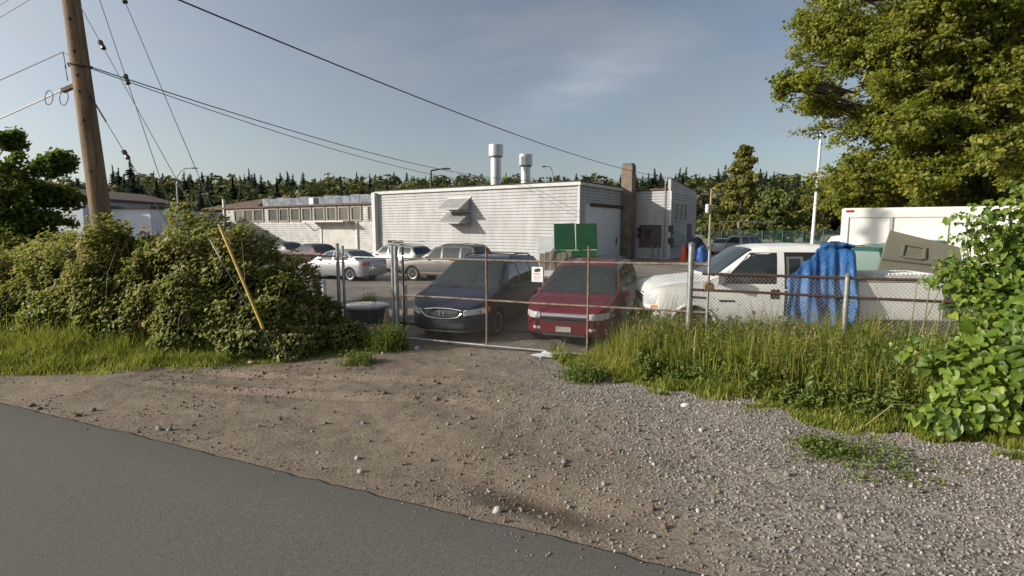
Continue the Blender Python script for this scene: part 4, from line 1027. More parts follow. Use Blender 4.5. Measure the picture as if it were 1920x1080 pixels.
# ---------------------------------------------------------------- white box-bodied camper
rv = empty('box_truck', (0, 0, 0), 0, 'tall white box-bodied camper truck under the big tree', 'truck')
o0 = at(1578, 425, 17.6); rv.location = (o0.x, 17.6, 0); rv.rotation_euler = (0, 0, R(-31))
rvw = mat('box_white', (.76, .75, .71), .5, var=(1.2, .12), c2=(.64, .62, .57))
MB().box((3.6, 1.15, 1.85), (7.2, 2.3, 2.5)).build('box_body', rvw, rv, bevel=.05)
MB().box((3.6, -.012, 2.93), (7.24, .06, .30)).build('roof_rail', rvw, rv, bevel=.03)
for x in (.14, 1.32, 2.7, 4.1, 5.5): MB().box((x, -.02, 1.85), (.09, .05, 1.9)).build('panel_rib', mat('grey_plastic', (.34, .34, .33), .6) if x == 1.32 else rvw, rv, bevel=.008)
wf = MB()
for c_, d_ in (((.75, -.02, 1.62), (.08, .06, .62)), ((.30, -.02, 1.62), (.07, .06, .62)), ((1.20, -.02, 1.62), (.07, .06, .62)), ((.75, -.02, 1.94), (.96, .06, .07)), ((.75, -.02, 1.30), (.96, .06, .07))): wf.box(c_, d_)
wf = wf.build('window', rvw, rv, bevel=.01)
for x in (.52, .98): MB().box((x, -.008, 1.62), (.42, .02, .58)).build('pane', glass, wf)
MB().box((.2, -.055, 3.0), (.22, .03, .07)).build('marker_light', lamp_red, rv, bevel=.012)
cab = MB(); cab.prism([(-1.5, .1, .5), (.05, .1, .5), (.05, .1, 2.2), (-.28, .1, 2.15), (-.75, .1, 1.45), (-1.45, .1, 1.2)], (0, 0, 0), (0, 2.1, 0)); cab.build('cab', rvw, rv, bevel=.08)
MB().prism([(-.70, .08, 1.46), (-.02, .08, 1.46), (-.02, .08, 2.02), (-.30, .08, 2.02)], (0, 0, 0), (0, .03, 0)).build('side_window', glass, rv)
MB().hexa([(-.78, .25, 1.47), (-.78, 2.05, 1.47), (-.76, 2.05, 1.46), (-.76, .25, 1.46), (-.34, .25, 2.12), (-.34, 2.05, 2.12), (-.32, 2.05, 2.11), (-.32, .25, 2.11)]).build('windshield', glass, rv)
for x in (-.6, 5.4):
    for y in (.22, 2.05): MB().lathe([(.2, -.12), (.36, -.12), (.4, -.06), (.4, .06), (.36, .12), (.2, .12)], (x, y, .4), 24, axis='Y').build('wheel', rubber, rv, smooth=40)
# ================================================================== fence and gate
def fpt(X, z, off=0): return Vector((X, fence_y(X) + off, z))
fd = Vector((1, -.375, 0)).normalized()
def px_to_fx(px):          # X of the fence line seen in column px
    k = (px - 960) / F; return k * 10.509 / (1 + .375 * k)
def chainlink(mb, X0, X1, z0, z1, off=0, d=.064, r=.0019):
    """woven diamonds of wire between two posts"""
    a = fpt(X0, 0, off); Ln = (fpt(X1, 0, off) - a).length; H = z1 - z0; nrm = Vector((-fd.y, fd.x, 0))
    for sg in (1, -1):
        k = -int(H / d) - 1
        while k * d < Ln + H:
            # line s = k*d + sg-dir * (z) ; clip to panel
            s0 = k * d
            if sg > 0: lo, hi = max(0, -s0), min(H, Ln - s0); f = lambda h: s0 + h
            else: s1 = s0 + H; lo, hi = max(0, s1 - Ln), min(H, s1); f = lambda h: s1 - h
            if hi - lo > .02:
                pts = []
                for q in np.linspace(lo, hi, 7):
                    s_ = f(q); bow = .02 * math.sin(s_ * 2.1 + q * 1.3) + .01 * math.sin(s_ * 5 + 2 * q)
                    pts.append(a + fd * s_ + Vector((0, 0, z0 + q)) + nrm * (sg * .0025 + bow))
                mb.tube(pts, r, 3, caps=False)
            k += 1
def pipe(name, p0, p1, r, m, parent, n=10, wob=0):
    pts = [lerp(p0, p1, t) + Vector((0, 0, wob * math.sin(t * 9 + p0.x))) for t in np.linspace(0, 1, 7)]
    return MB().tube(pts, r, n).build(name, m, parent, smooth=50)
mesh_wire = mat('fence_wire', (.27, .27, .25), .6, .3, var=(3, .3), c2=(.2, .16, .12))

GX0, GX1 = px_to_fx(755), px_to_fx(1330)
gate = empty('vehicle_gate', fpt(GX0, 0), 0, 'wide rusted pipe and chain-link gate across the driveway', 'gate')
def G(p): return p - fpt(GX0, 0)
zr = lambda X: 1.83 + .0 * X
pipe('top_rail', G(fpt(GX0, 1.83)), G(fpt(GX1, 1.84)), .022, rail_mix, gate, wob=.006)
pipe('middle_rail', G(fpt(GX0, 1.03)), G(fpt(GX1, 1.0)), .021, rail_mix, gate, wob=.006)
pipe('bottom_rail', G(fpt(GX0, .10)), G(fpt(GX1, .06)), .026, galv, gate)
for px, zt, m_ in ((755, 2.08, dark_iron), (912, 2.10, rusty), (1104, 2.14, rusty), (1330, 2.1, galv)):
    X = px_to_fx(px); pipe('upright', G(fpt(X, .05)), G(fpt(X, zt)), .024, m_, gate)
m_ = MB(); chainlink(m_, GX0, GX1, .10, 1.83, r=.0017); m_.build('chain_link_mesh', mat('dull_gate_wire', (.165, .158, .138), .85, 0, var=(3, .3), spec=.15), gate, loc=-fpt(GX0, 0))
chn = MB()
for k in range(9):
    cpt = G(fpt(px_to_fx(742 + k * 2), 1.0 + .03 * math.sin(k * 2.1), -.05)); chn.tube([cpt + Vector((.03 * cos(t), .02 * sin(t + k), .03 * sin(t))) for t in np.linspace(0, 2 * pi, 7)], .007, 4)
chn.box(G(fpt(px_to_fx(752), .97, -.06)), (.08, .05, .10)); chn.build('chain_and_lock', rusty, gate)

# fixed stretch left of the gate
lf = empty('chain_link_fence', fpt(px_to_fx(741), 0), 0, 'short chain-link fence bay between grey posts left of the gate', 'fence')
o_ = fpt(px_to_fx(741), 0)
for px, zt, r, m_ in ((633, 2.13, .038, galv), (643, 2.08, .03, galv), (735, 2.1, .03, galv), (742, 2.08, .05, galv)):
    X = px_to_fx(px); pipe('post', fpt(X, -.1) - o_, fpt(X, zt) - o_, r, m_, lf)
Xa, Xb = px_to_fx(643), px_to_fx(735)
pipe('top_rail', fpt(Xa, 1.83) - o_, fpt(Xb, 1.83) - o_, .022, galv, lf); pipe('bottom_rail', fpt(Xa, .08) - o_, fpt(Xb, .08) - o_, .02, galv, lf)
pipe('top_rail', fpt(-9.5, 1.84) - o_, fpt(px_to_fx(633), 1.84) - o_, .022, rail_mix, lf)
for X in (-6.5, -9.4): pipe('post', fpt(X, -.1) - o_, fpt(X, 1.9) - o_, .035, galv, lf)
m_ = MB(); chainlink(m_, Xa, Xb, .08, 1.83); chainlink(m_, -7.5, px_to_fx(633), .05, 1.83); m_.build('chain_link_mesh', mesh_wire, lf, loc=-o_)

# fence right of the gate
rf_ = empty('chain_link_fence', fpt(px_to_fx(1296), 0), 0, 'rusty-railed chain-link fence standing in weeds in front of the pickup', 'fence')
o_ = fpt(px_to_fx(1296), 0)
for px, zt, r, m_ in ((1296, 2.17, .052, galv), (1592, 1.70, .045, galv)):
    X = px_to_fx(px); pipe('post', fpt(X, -.1) - o_, fpt(X, zt) - o_, r, m_, rf_)
    MB().lathe([(r + .008, 0), (r + .012, .03), (.01, .07)], fpt(X, zt) - o_, 10).build('post_cap', galv, rf_, smooth=50)
X = px_to_fx(2050); pipe('post', fpt(X, -.1) - o_, fpt(X, 1.7) - o_, .045, galv, rf_)
Xa, Xb = px_to_fx(1302), px_to_fx(2050)
dark_rust = mat('dark_rust', (.085, .038, .025), .9, .1, var=(12, .5), bump=(60, .5), c2=(.05, .03, .022))
pipe('top_rail', fpt(px_to_fx(1318), 1.68) - o_, fpt(Xb, 1.69) - o_, .024, dark_rust, rf_, wob=.006)
pipe('middle_rail', fpt(px_to_fx(1300), 1.40) - o_, fpt(Xb, 1.35) - o_, .024, dark_rust, rf_, wob=.006)
for z in (1.40, 1.27, .78): pipe('hinge_arm', fpt(px_to_fx(1296), z) - o_, fpt(px_to_fx(1330), z - .01) - o_, .02, dark_iron, rf_)
MB().tube([fpt(px_to_fx(1331), 1.46, -.05) - o_, fpt(px_to_fx(1331), 1.46, .05) - o_], .085, 14).build('pulley', rusty, rf_, smooth=40)
m_ = MB(); chainlink(m_, px_to_fx(1300), Xb, .03, 1.69, off=.03, r=.0026); m_.build('chain_link_mesh', mesh_wire, rf_, loc=-o_)
tw = MB()
for k in range(70):      # knuckled tips standing along the top rail
    X = lerp(px_to_fx(1340), px_to_fx(1900), k / 70); tw.tube([fpt(X, 1.68, .03) - o_, fpt(X + .012, 1.735, .03) - o_], .003, 3)
tw.build('wire_tips', mesh_wire, rf_)

# notice on the gate
sx0, sx1 = px_to_fx(997), px_to_fx(1018); sg = empty('notice', fpt((sx0 + sx1) / 2, 1.58, -.03), math.atan2(fd.y, fd.x), 'small white notice with a dark picture and red line wired to the gate', 'sign')
wdt = (sx1 - sx0) * 1.06
MB().box((0, 0, 0), (wdt, .006, .29)).build('plate', mat('sign_white', (.78, .77, .75), .5), sg, bevel=.002)
blk = mat('sign_black', (.03, .03, .035), .6); rd = mat('sign_red', (.42, .03, .03), .6); gry = mat('sign_grey', (.34, .32, .32), .6)
e_ = MB(); e_.prism([(-.065, 0, .055), (-.02, 0, .045), (.055, 0, .06), (.07, 0, .085), (.055, 0, .115), (.02, 0, .12), (-.03, 0, .112), (-.06, 0, .09)], (0, -.0035, 0), (0, -.006, 0)); e_.build('picture', blk, sg)
for k, (z, w_, m_) in enumerate(((.018, .16, rd), (.0, .12, rd), (-.035, .15, gry), (-.06, .16, gry), (-.085, .13, gry), (-.11, .15, gry))):
    b_ = MB(); r_ = random.Random(k)
    x = -w_ / 2
    while x < w_ / 2 - .015:
        l = r_.uniform(.012, .03); b_.box((x + l / 2, -.0045, z), (l, .002, .010)); x += l + .008
    b_.build('marks', m_, sg)

# ================================================================== utility pole, wires and guys
PB = Vector((-9.25, 12.3, 0)); lean = Vector((-.052, 0, 1))
def up(z): return 2.5 + (z - 2.5) * 1.118
def pole_at(z): return PB + Vector((lean.x * z, 0, z))
pl = empty('utility_pole', PB, 0, 'leaning brown timber utility pole rising from the brambles', 'pole')
MB().tube([Vector((lean.x * z, 0, z)) for z in np.linspace(-.3, 13, 14)], list(np.linspace(.228, .128, 14)), 18).build('shaft', pole_wood, pl, smooth=60)
bh = MB()
for z in map(up, (3.6, 4.6, 5.15, 5.45, 5.9, 6.5, 7.2)): bh.tube([Vector((lean.x * z + .04, -.16, z)), Vector((lean.x * z + .04, -.23, z))], .03, 8)
bh.build('bolt', dark_iron, pl)
zc_ = up(5.22)
MB().box(Vector((lean.x * zc_ - .30, -.02, zc_ + .02)), (.34, .10, .09), M=Matrix.Rotation(R(-22), 3, 'Y')).build('splice_box', mat('brown_box', (.22, .15, .10), .8, var=(6, .4)), pl, bevel=.01)
for z in map(up, (5.62, 5.85)):
    MB().tube([Vector((lean.x * z - .16, -.05, z)), Vector((lean.x * z - .3, -.05, z + .06)), Vector((lean.x * z - .27, -.05, z - .28))], .012, 5).build('bracket', dark_iron, pl)
MB().tube([Vector((lean.x * 6.02 + .215 * cos(t), .215 * sin(t), 6.02 + .03 * sin(2 * t))) for t in np.linspace(0, 2 * pi, 20)], .016, 5).build('clamp_band', dark_iron, pl)
MB().box((lean.x * 11, 0, 11), (2.4, .12, .12)).build('cross_arm', pole_wood, pl)

def wire(name, label, pts, r, m=None, cat='wire', group=None):
    pts = [Vector(p) for p in pts]; o = empty(name, pts[0], 0, label, cat, group)
    w_ = MB().tube([p - pts[0] for p in pts], r, 5).build('strand', m or cable, o, smooth=60)
    return o
def sag(a, b, s_, n=26): return [lerp(a, b, t) - Vector((0, 0, s_ * 4 * t * (1 - t))) for t in np.linspace(0, 1, n)]
mast = A1 + N2 * .12 + L2 * .4 + Vector((0, 0, 6.25))
wire('overhead_wire', 'thick black service wire sagging from the top of the picture to the annex roof', sag(at(240, -40, 9), mast, .5), .016)
a = pole_at(up(5.66)) + Vector((.16, -.02, 0))
wire('overhead_wire', 'upper of the two service wires running from the pole to the exhaust stacks', sag(a, at(1050, 336, 48), .95), .014)
wire('overhead_wire', 'lower of the two service wires running from the pole to the exhaust stacks', sag(a + Vector((0, 0, -.03)), at(1050, 340, 48), 1.2), .011)
wire('overhead_wire', 'thin wire leaving the pole bracket to the left edge of the picture', [pole_at(up(5.9)) + Vector((-.3, -.05, .02)), at(-300, 285, 14.5)], .011)
o = wire('overhead_wire', 'thick pale cable with hanging loops leaving the pole to the left', sag(pole_at(up(5.3)) + Vector((-.2, -.05, -.02)), at(-300, 338, 14.8), .1), .017, mat('pale_cable', (.5, .48, .43), .6))
for px, rr in ((92, .16), (120, .17)):
    cpt = at(px, 185, 12.25) - Vector(o.location)
    MB().tube([cpt + Vector((rr * .55 * cos(t), .03 * sin(t), rr * sin(t) + .02)) for t in np.linspace(0, 2 * pi, 20)], .009, 5).build('loop', cable, o)
wire('overhead_wire', 'outer of two thin wires crossing the top left corner', [at(64, -6, 14), at(-260, 190, 16)], .009)
wire('overhead_wire', 'inner of two thin wires crossing the top left corner', [at(22, -4, 15), at(-260, 165, 17)], .009)
# guys
anc = Vector((-4.38, 9.72, 0)); anc2 = Vector((-5.75, 11.1, 0)); anc3 = Vector((-6.2, 11.0, 0))
def guy(label, z, anchor, ins, guard=None, r=.0075, thick=None):
    top = pole_at(up(z)) + Vector((.12, -.03, 0)); o = wire('guy_wire', label, [top, anchor], r, steel_wire)
    for t in ins:
        c_ = lerp(top, anchor, t) - top; d_ = (anchor - top).normalized()
        MB().tube([c_ + d_ * q for q in (-.12, -.10, -.03, 0, .03, .10, .12)], [.02, .05, .05, .03, .05, .05, .02], 9).build('insulator', mat('brown_porcelain', (.06, .045, .04), .35), o, smooth=40)
    if thick: MB().tube([Vector((0, 0, 0)), (anchor - top) * thick], .018, 6).build('sleeve', cable, o)
    if guard:
        MB().tube([lerp(top, anchor, t) - top for t in np.linspace(guard[0], guard[1], 5)], guard[2], 8).build('guard', guard[3], o, smooth=50)
    return o
yel = mat('yellow_plastic_guard', (.55, .36, .05), .5, var=(3, .3), c2=(.35, .24, .06))
guy('guy wire from high on the pole ending in the yellow guard', 9.95, anc, (.345,), (.765, .945, .028, yel))
guy('guy wire crossing behind the yellow guard with a brown insulator high up', 6.95, anc + Vector((-.06, .12, 0)), (.15,), (.70, .75, .012, galv))
guy('steep guy wire with a low insulator running into the brambles', 9.05, anc3, (.43,))
guy('lowest and thickest guy wire from the pole with a black sleeve', 5.15, anc2, (.255,), thick=.12)

# ================================================================== things in the yard
for px, top_, bot_ , lab in ((609, 524, 578, 'white pipe bollard standing beside the bramble thicket'), (760, 532, 597, 'white pipe bollard between the gate post and the blue minivan')):
    g = gp(px, bot_); h = at(px, top_, g.y).z
    b_ = MB().lathe([(.068, 0), (.068, h - .05), (.06, h - .015), (.03, h)], (0, 0, 0), 16).build('bollard', mat('bollard_white', (.74, .75, .76), .5, var=(5, .25)), None, smooth=40)
    b_.location = g; tag(b_, lab, 'bollard')
# round concrete well ring with a pale lid
wl = empty('well_ring', (at(688, 580, 14.1).x, 14.1, 0), 0, 'low round well ring with a pale flat lid left of the gate post', 'well')
MB().lathe([(.55, 0), (.55, .36), (.50, .36)], (0, 0, 0), 32).build('ring', mat('dark_concrete', (.10, .10, .105), .9, var=(4, .3)), wl, smooth=40)
ld_ = MB().lathe([(.60, .362), (.61, .38), (.61, .42), (.59, .435), (.1, .45)], (0, 0, 0), 36).build('lid', mat('pale_concrete', (.46, .45, .45), .85, var=(9, .3), bump=(60, .3)), wl, smooth=40)
MB().tube([Vector((.22 + .05 * cos(t), -.1, .47 + .05 * sin(t))) for t in np.linspace(0, 2 * pi, 12)], .01, 5).build('lifting_eye', dark_iron, ld_)
# little cone behind the fence
def cone(name, label, loc, h, r, m, dirty=None):
    e = empty(name, loc, 0, label, 'cone')
    MB().lathe([(r, .03), (r * .22, h * .97), (r * .15, h)], (0, 0, 0), 18).build('cone', m, e, smooth=40)
    MB().box((0, 0, .015), (r * 2.4, r * 2.4, .03)).build('base', m, e, bevel=.01)
    MB().lathe([(r * .62 + .004, h * .45), (r * .43 + .004, h * .68)], (0, 0, 0), 18).build('band', dirty or m, e, smooth=40)
    return e
org = mat('faded_orange', (.62, .10, .03), .6, var=(5, .3))
cone('traffic_cone', 'small faded traffic cone behind the fence beside the gate post', (at(726, 600, 13.0).x, 13.0, .0), .5, .13, mat('pale_orange', (.52, .30, .20), .7), mat('sign_white', (.78, .77, .75), .5))
cone('traffic_cone', 'tall orange traffic cone by the annex wall', (at(1282, 480, 38.5).x, 38.5, 0), 1.3, .3, org)
# dumpster with both lids thrown up
dm = empty('dumpster', (at(1079, 470, 25).x, 25, 0), R(-6), 'green dumpster with both lids thrown open in front of the warehouse door', 'dumpster')
grn = mat('dumpster_green', (.012, .085, .022), .45, var=(3, .35), bump=(8, .1)); grd = mat('dumpster_lid_green', (.008, .065, .018), .4, var=(3, .3))
db = MB(); db.hexa([(-.95, -.6, .15), (.95, -.6, .15), (.95, .5, .15), (-.95, .5, .15), (-1.0, -.75, 1.15), (1.0, -.75, 1.15), (1.0, .55, 1.38), (-1.0, .55, 1.38)]); db.build('bin', grn, dm, bevel=.02)
for x in (-.5, 0, .5): MB().box((x, -.70, .65), (.07, .1, .9), M=Matrix.Rotation(R(8.5), 3, 'X')).build('rib', grn, dm)
MB().box((0, -.74, 1.16), (2.06, .1, .1)).build('rim', grn, dm, bevel=.01)
for k, x in enumerate((-.53, .515)):
    lid = MB().box((x, .64 + .02 * k, 2.03), (1.0, .06, 1.26), M=Matrix.Rotation(R(-8), 3, 'X') @ Matrix.Rotation(R(-2), 3, 'Y')).build('lid', grd, dm, bevel=.03)
MB().tube([(-1.0, .58, 1.41), (1.0, .58, 1.41)], .025, 6).build('hinge_bar', mat('pale_bar', (.7, .68, .62), .6), dm)
MB().tube([(0, .60, 1.41), (-.06, .72, 2.6)], .02, 6).build('lid_strap', mat('pale_bar', (.7, .68, .62), .6), dm)
MB().box((-1.04, -.1, .9), (.06, .5, .12)).build('lift_pocket', grn, dm); MB().box((1.04, -.1, .9), (.06, .5, .12)).build('lift_pocket', grn, dm)
# boards and a white door leaned by the dumpster
bo = empty('board_stack', (at(1040, 480, 23.6).x, 23.6, 0), R(-4), 'weathered grey boards propped in front of the dumpster', 'boards')
for k in range(6):
    MB().box((-.55 + k * .235, .02 * (k % 2), .95 + .03 * (k % 3)), (.22, .03, .75 + .06 * ((k * 7) % 3))).build('plank', wood_grey, bo)
for x in (-.5, .45): MB().box((x, .06, .55), (.07, .07, 1.1)).build('stake', wood_grey, bo)
MB().box((-.1, -.03, 1.3), (.09, .03, .5), M=Matrix.Rotation(R(12), 3, 'Y')).build('slat', wood_grey, bo)
wd_ = MB().box((0, 0, .98), (1.0, .05, 1.96), M=Matrix.Rotation(R(-7), 3, 'X')).build('leaning_sheet', mat('white_sheet', (.66, .68, .70), .6, var=(2, .2)), None, bevel=.01)
wd_.location = (at(1026, 470, 27).x, 27, 0); wd_.rotation_euler = (0, 0, R(-8)); tag(wd_, 'white sheet panel propped left of the dumpster lids', 'panel')
# rubbish heap by the annex
def blob(name, label, cat, loc, sz, m, seed, amp=.25, n=3):
    bm = bmesh.new(); bmesh.ops.create_icosphere(bm, subdivisions=n, radius=1)
    for v in bm.verts:
        f = 1 + amp * mnoise.noise(v.co * 1.6 + Vector((seed, 0, 0))) + amp * .5 * mnoise.noise(v.co * 4 + Vector((0, seed, 0)))
        v.co = Vector((v.co.x * sz[0] * f, v.co.y * sz[1] * f, max(-.02, (v.co.z * f + .55) * sz[2])))
    me = bpy.data.meshes.new(name); bm.to_mesh(me); bm.free(); me.polygons.foreach_set('use_smooth', [True] * len(me.polygons)); me.set_sharp_from_angle(angle=R(35))
    o = link(name, me, m, None, loc); return tag(o, label, cat)
blob('rubbish_sack', 'bright blue sack at the foot of the rubbish heap by the annex', 'sack', (at(1314, 478, 38).x, 38, 0), (.48, .4, .75), mat('blue_sack', (.03, .10, .32), .5, bump=(6, .4)), 3)
blob('rubbish_sack', 'black rubbish sack behind the blue sack by the annex', 'sack', (at(1306, 470, 39.2).x, 39.2, 0), (.75, .6, 1.0), mat('black_sack', (.012, .012, .014), .4, bump=(6, .5)), 8)
blob('rubbish_sack', 'dark teal bundle on top of the heap by the annex', 'sack', (at(1301, 466, 39.8).x, 39.8, .75), (.62, .5, .62), mat('teal_sheet', (.03, .06, .075), .6, bump=(6, .5)), 5, .5, 4)
# plastic sheet under the gate, litter
blob('plastic_sheet', 'crumpled clear plastic sheet lying under the gate', 'litter', (at(1040, 665, 10.05).x, 10.12, .01), (.36, .14, .05), mat('clear_plastic', (.52, .54, .55), .25, bump=(10, .8)), 12, .7, 4)
blob('litter', 'small red and white litter on the dirt by the brambles', 'litter', gp(470, 681), (.05, .04, .03), mat('red_white_litter', (.6, .2, .15), .5, var=(30, .5), c2=(.7, .7, .7)), 2, .5, 2)
blob('litter', 'pale crumpled litter below the tuft at the gate post', 'litter', gp(782, 655), (.05, .05, .04), mat('pale_litter', (.5, .55, .55), .4), 6, .5, 2)
blob('litter', 'white scrap on the gravel below the weeds', 'litter', gp(1285, 762), (.06, .04, .03), mat('white_scrap', (.7, .7, .7), .5), 9, .5, 2)
for k, (px, py) in enumerate(((300, 706), (212, 700), (870, 695))):
    s_ = MB().tube([(-.09, 0, .01), (0, .02, .018), (.1, -.01, .012)], [.008, .014, .006], 6).build('wood_chip', mat('dry_wood', (.42, .33, .24), .9), None); s_.location = gp(px, py); s_.rotation_euler = (0, 0, k * 1.3 + .6)
    tag(s_, 'pale dry wood chip lying on the dirt', 'wood chip', 'wood chips on the dirt')
# ================================================================== far things
def unproj_top(px, py, Y): return at(px, py, Y)
# streetlights behind the buildings
def street_lamp(label, px, ytop, Y, arm, style=0):
    t = at(px, ytop, Y); e = empty('street_lamp', (t.x, Y, 0), 0, label, 'street lamp'); h = t.z; s_ = 1 if arm > 0 else -1; L_ = abs(arm)
    if style == 0: pts = [Vector((0, 0, 0)), Vector((0, 0, h * .80)), Vector((s_ * L_ * .08, 0, h * .90)), Vector((s_ * L_ * .3, 0, h * .97)), Vector((s_ * L_ * .6, 0, h * .995)), Vector((s_ * L_, 0, h))]
    else: pts = [Vector((0, 0, 0)), Vector((0, 0, h - .1)), Vector((0, 0, h)), Vector((s_ * L_, 0, h + .25))]
    MB().tube(pts, [.13] + [.10] * (len(pts) - 2) + [.06], 8).build('mast', mat('lamp_grey', (.30, .31, .31), .5, .4) if style == 0 else dark_iron, e, smooth=50)
    p = pts[-1]; MB().hexa([p + Vector(q) for q in ((-.1, -.15, -.12), (s_ * .75, -.15, -.1), (s_ * .75, .15, -.1), (-.1, .15, -.12), (-.1, -.1, .08), (s_ * .7, -.1, .06), (s_ * .7, .1, .06), (-.1, .1, .08))]).build('lamp_head', dark_iron, e, bevel=.03)
street_lamp('curved grey street lamp on the left above the brambles', 329, 315, 82, 2.6)
street_lamp('dark straight-armed street lamp behind the warehouse roof', 808, 320, 62, 1.5, 1)
street_lamp('small curved street lamp seen over the warehouse roof right of the stacks', 1037, 312, 80, -.9)
# flag pole
t = at(1540, 262, 30.0); fb = Vector((at(1524, 440, 30).x, 30.0, 0)); e = empty('flag_pole', fb, 0, 'tall white flagpole in front of the big tree', 'pole')
MB().tube([Vector((0, 0, 0)), Vector((0, 0, 1.9)), Vector((t.x - fb.x, 0, t.z + 2))], [.10, .09, .06], 12).build('shaft', mat('flagpole_white', (.72, .72, .76), .4), e, smooth=50)
MB().lathe([(.02, 0), (.12, .08), (.12, .16), (.02, .24)], Vector((t.x - fb.x, 0, t.z + 2)), 12).build('finial', mat('flagpole_white', (.72, .72, .76), .4), e, smooth=50)
# far power pole with transformer
t = at(1334, 355, 70); e = empty('power_pole', (t.x, 70, 0), 0, 'far timber power pole with a grey transformer right of the annex', 'pole')
MB().tube([(0, 0, 0), (0, 0, t.z)], [.16, .12], 10).build('shaft', mat('pale_pole', (.36, .30, .23), .9, var=(3, .3)), e, smooth=50)
MB().box((0, 0, t.z - .6), (2.6, .14, .14)).build('cross_arm', wood_grey, e)
MB().lathe([(.25, t.z - 3.0), (.27, t.z - 2.9), (.27, t.z - 2.0), (.2, t.z - 1.9)], (-.45, -.1, 0), 14).build('transformer', mat('transformer_grey', (.5, .51, .52), .5), e, smooth=40)
for x in (-1.1, -.5, .5, 1.1): MB().lathe([(.05, t.z - .5), (.08, t.z - .4), (.04, t.z - .25)], (x, 0, 0), 8).build('insulator', mat('brown_porcelain', (.06, .045, .04), .35), e)
# pipe frame like a goal
a, b = at(1351, 415, 52), at(1385, 418, 52); e = empty('pipe_frame', (a.x, 52, 0), 0, 'pale goal-like pipe frame beyond the yard', 'frame')
for x in (0, b.x - a.x): MB().tube([(x - .25 * (x == 0), 0, 0), (x, 0, a.z)], .09, 8).build('post', mat('pale_pole', (.36, .30, .23), .9), e)
MB().tube([(0, 0, a.z), (b.x - a.x + 3.5, 0, a.z - .15)], .05, 8).build('crossbar', galv, e)
# far wire fence
e = empty('wire_fence', (at(1440, 440, 62).x, 62, 0), 0, 'far green wire fence along the back of the yard', 'fence')
gw = mat('green_wire', (.06, .14, .12), .6)
X0, X1 = at(1315, 440, 62).x - e.location.x, at(1620, 440, 62).x - e.location.x
for k in range(9): MB().tube([(lerp(X0, X1, k / 8), 0, 0), (lerp(X0, X1, k / 8), 0, 2.1)], .05, 6).build('post', gw, e)
for z in (.1, 2.0): MB().tube([(X0, 0, z), (X1, 0, z)], .03, 5).build('rail', gw, e)
wm = MB()
for k in range(120):
    x = lerp(X0, X1 - 1.9, k / 119)
    wm.tube([(x, 0, .1), (x + 1.9, 0, 2.0)], .008, 3, caps=False); wm.tube([(x + 1.9, .02, .1), (x, .02, 2.0)], .008, 3, caps=False)
wm.build('wire_mesh', gw, e)

# ================================================================== leaves
def leaf_arrays(P, Nn, size, r, width=.42, fold=.22, upbias=.0, sunny=.5):
    """diamond leaves folded along the midrib: 4 vertices, 2 triangles each"""
    n = len(P); Nn = Nn / (np.linalg.norm(Nn, axis=1)[:, None] + 1e-9) + np.array(SUN) * sunny
    Nn = Nn / (np.linalg.norm(Nn, axis=1)[:, None] + 1e-9)
    rv_ = r.normal(size=(n, 3)); rv_[:, 2] -= upbias
    d = rv_ - (rv_ * Nn).sum(1)[:, None] * Nn; d /= (np.linalg.norm(d, axis=1)[:, None] + 1e-9)
    s_ = np.cross(d, Nn); sz_ = size[:, None]
    base = P - d * sz_ * .5; tip = P + d * sz_ * .5 - Nn * sz_ * .08
    l = P + s_ * sz_ * width + Nn * sz_ * fold - d * sz_ * .05; rr = P - s_ * sz_ * width + Nn * sz_ * fold - d * sz_ * .05
    V = np.stack([base, l, tip, rr], 1).reshape(-1, 3)
    b = (np.arange(n) * 4)[:, None]
    T = np.concatenate([b + np.array([0, 2, 1]), b + np.array([0, 3, 2])], 1).reshape(-1, 3)
    return V, T
def leaf_mesh(name, P, Nn, size, tone, r, **k):
    V, T = leaf_arrays(P, Nn, size, r, **k); return np_mesh(name, V, T, np.repeat(tone, 4))
def unit(n, r):
    v = r.normal(size=(n, 3)); return v / np.linalg.norm(v, axis=1)[:, None]

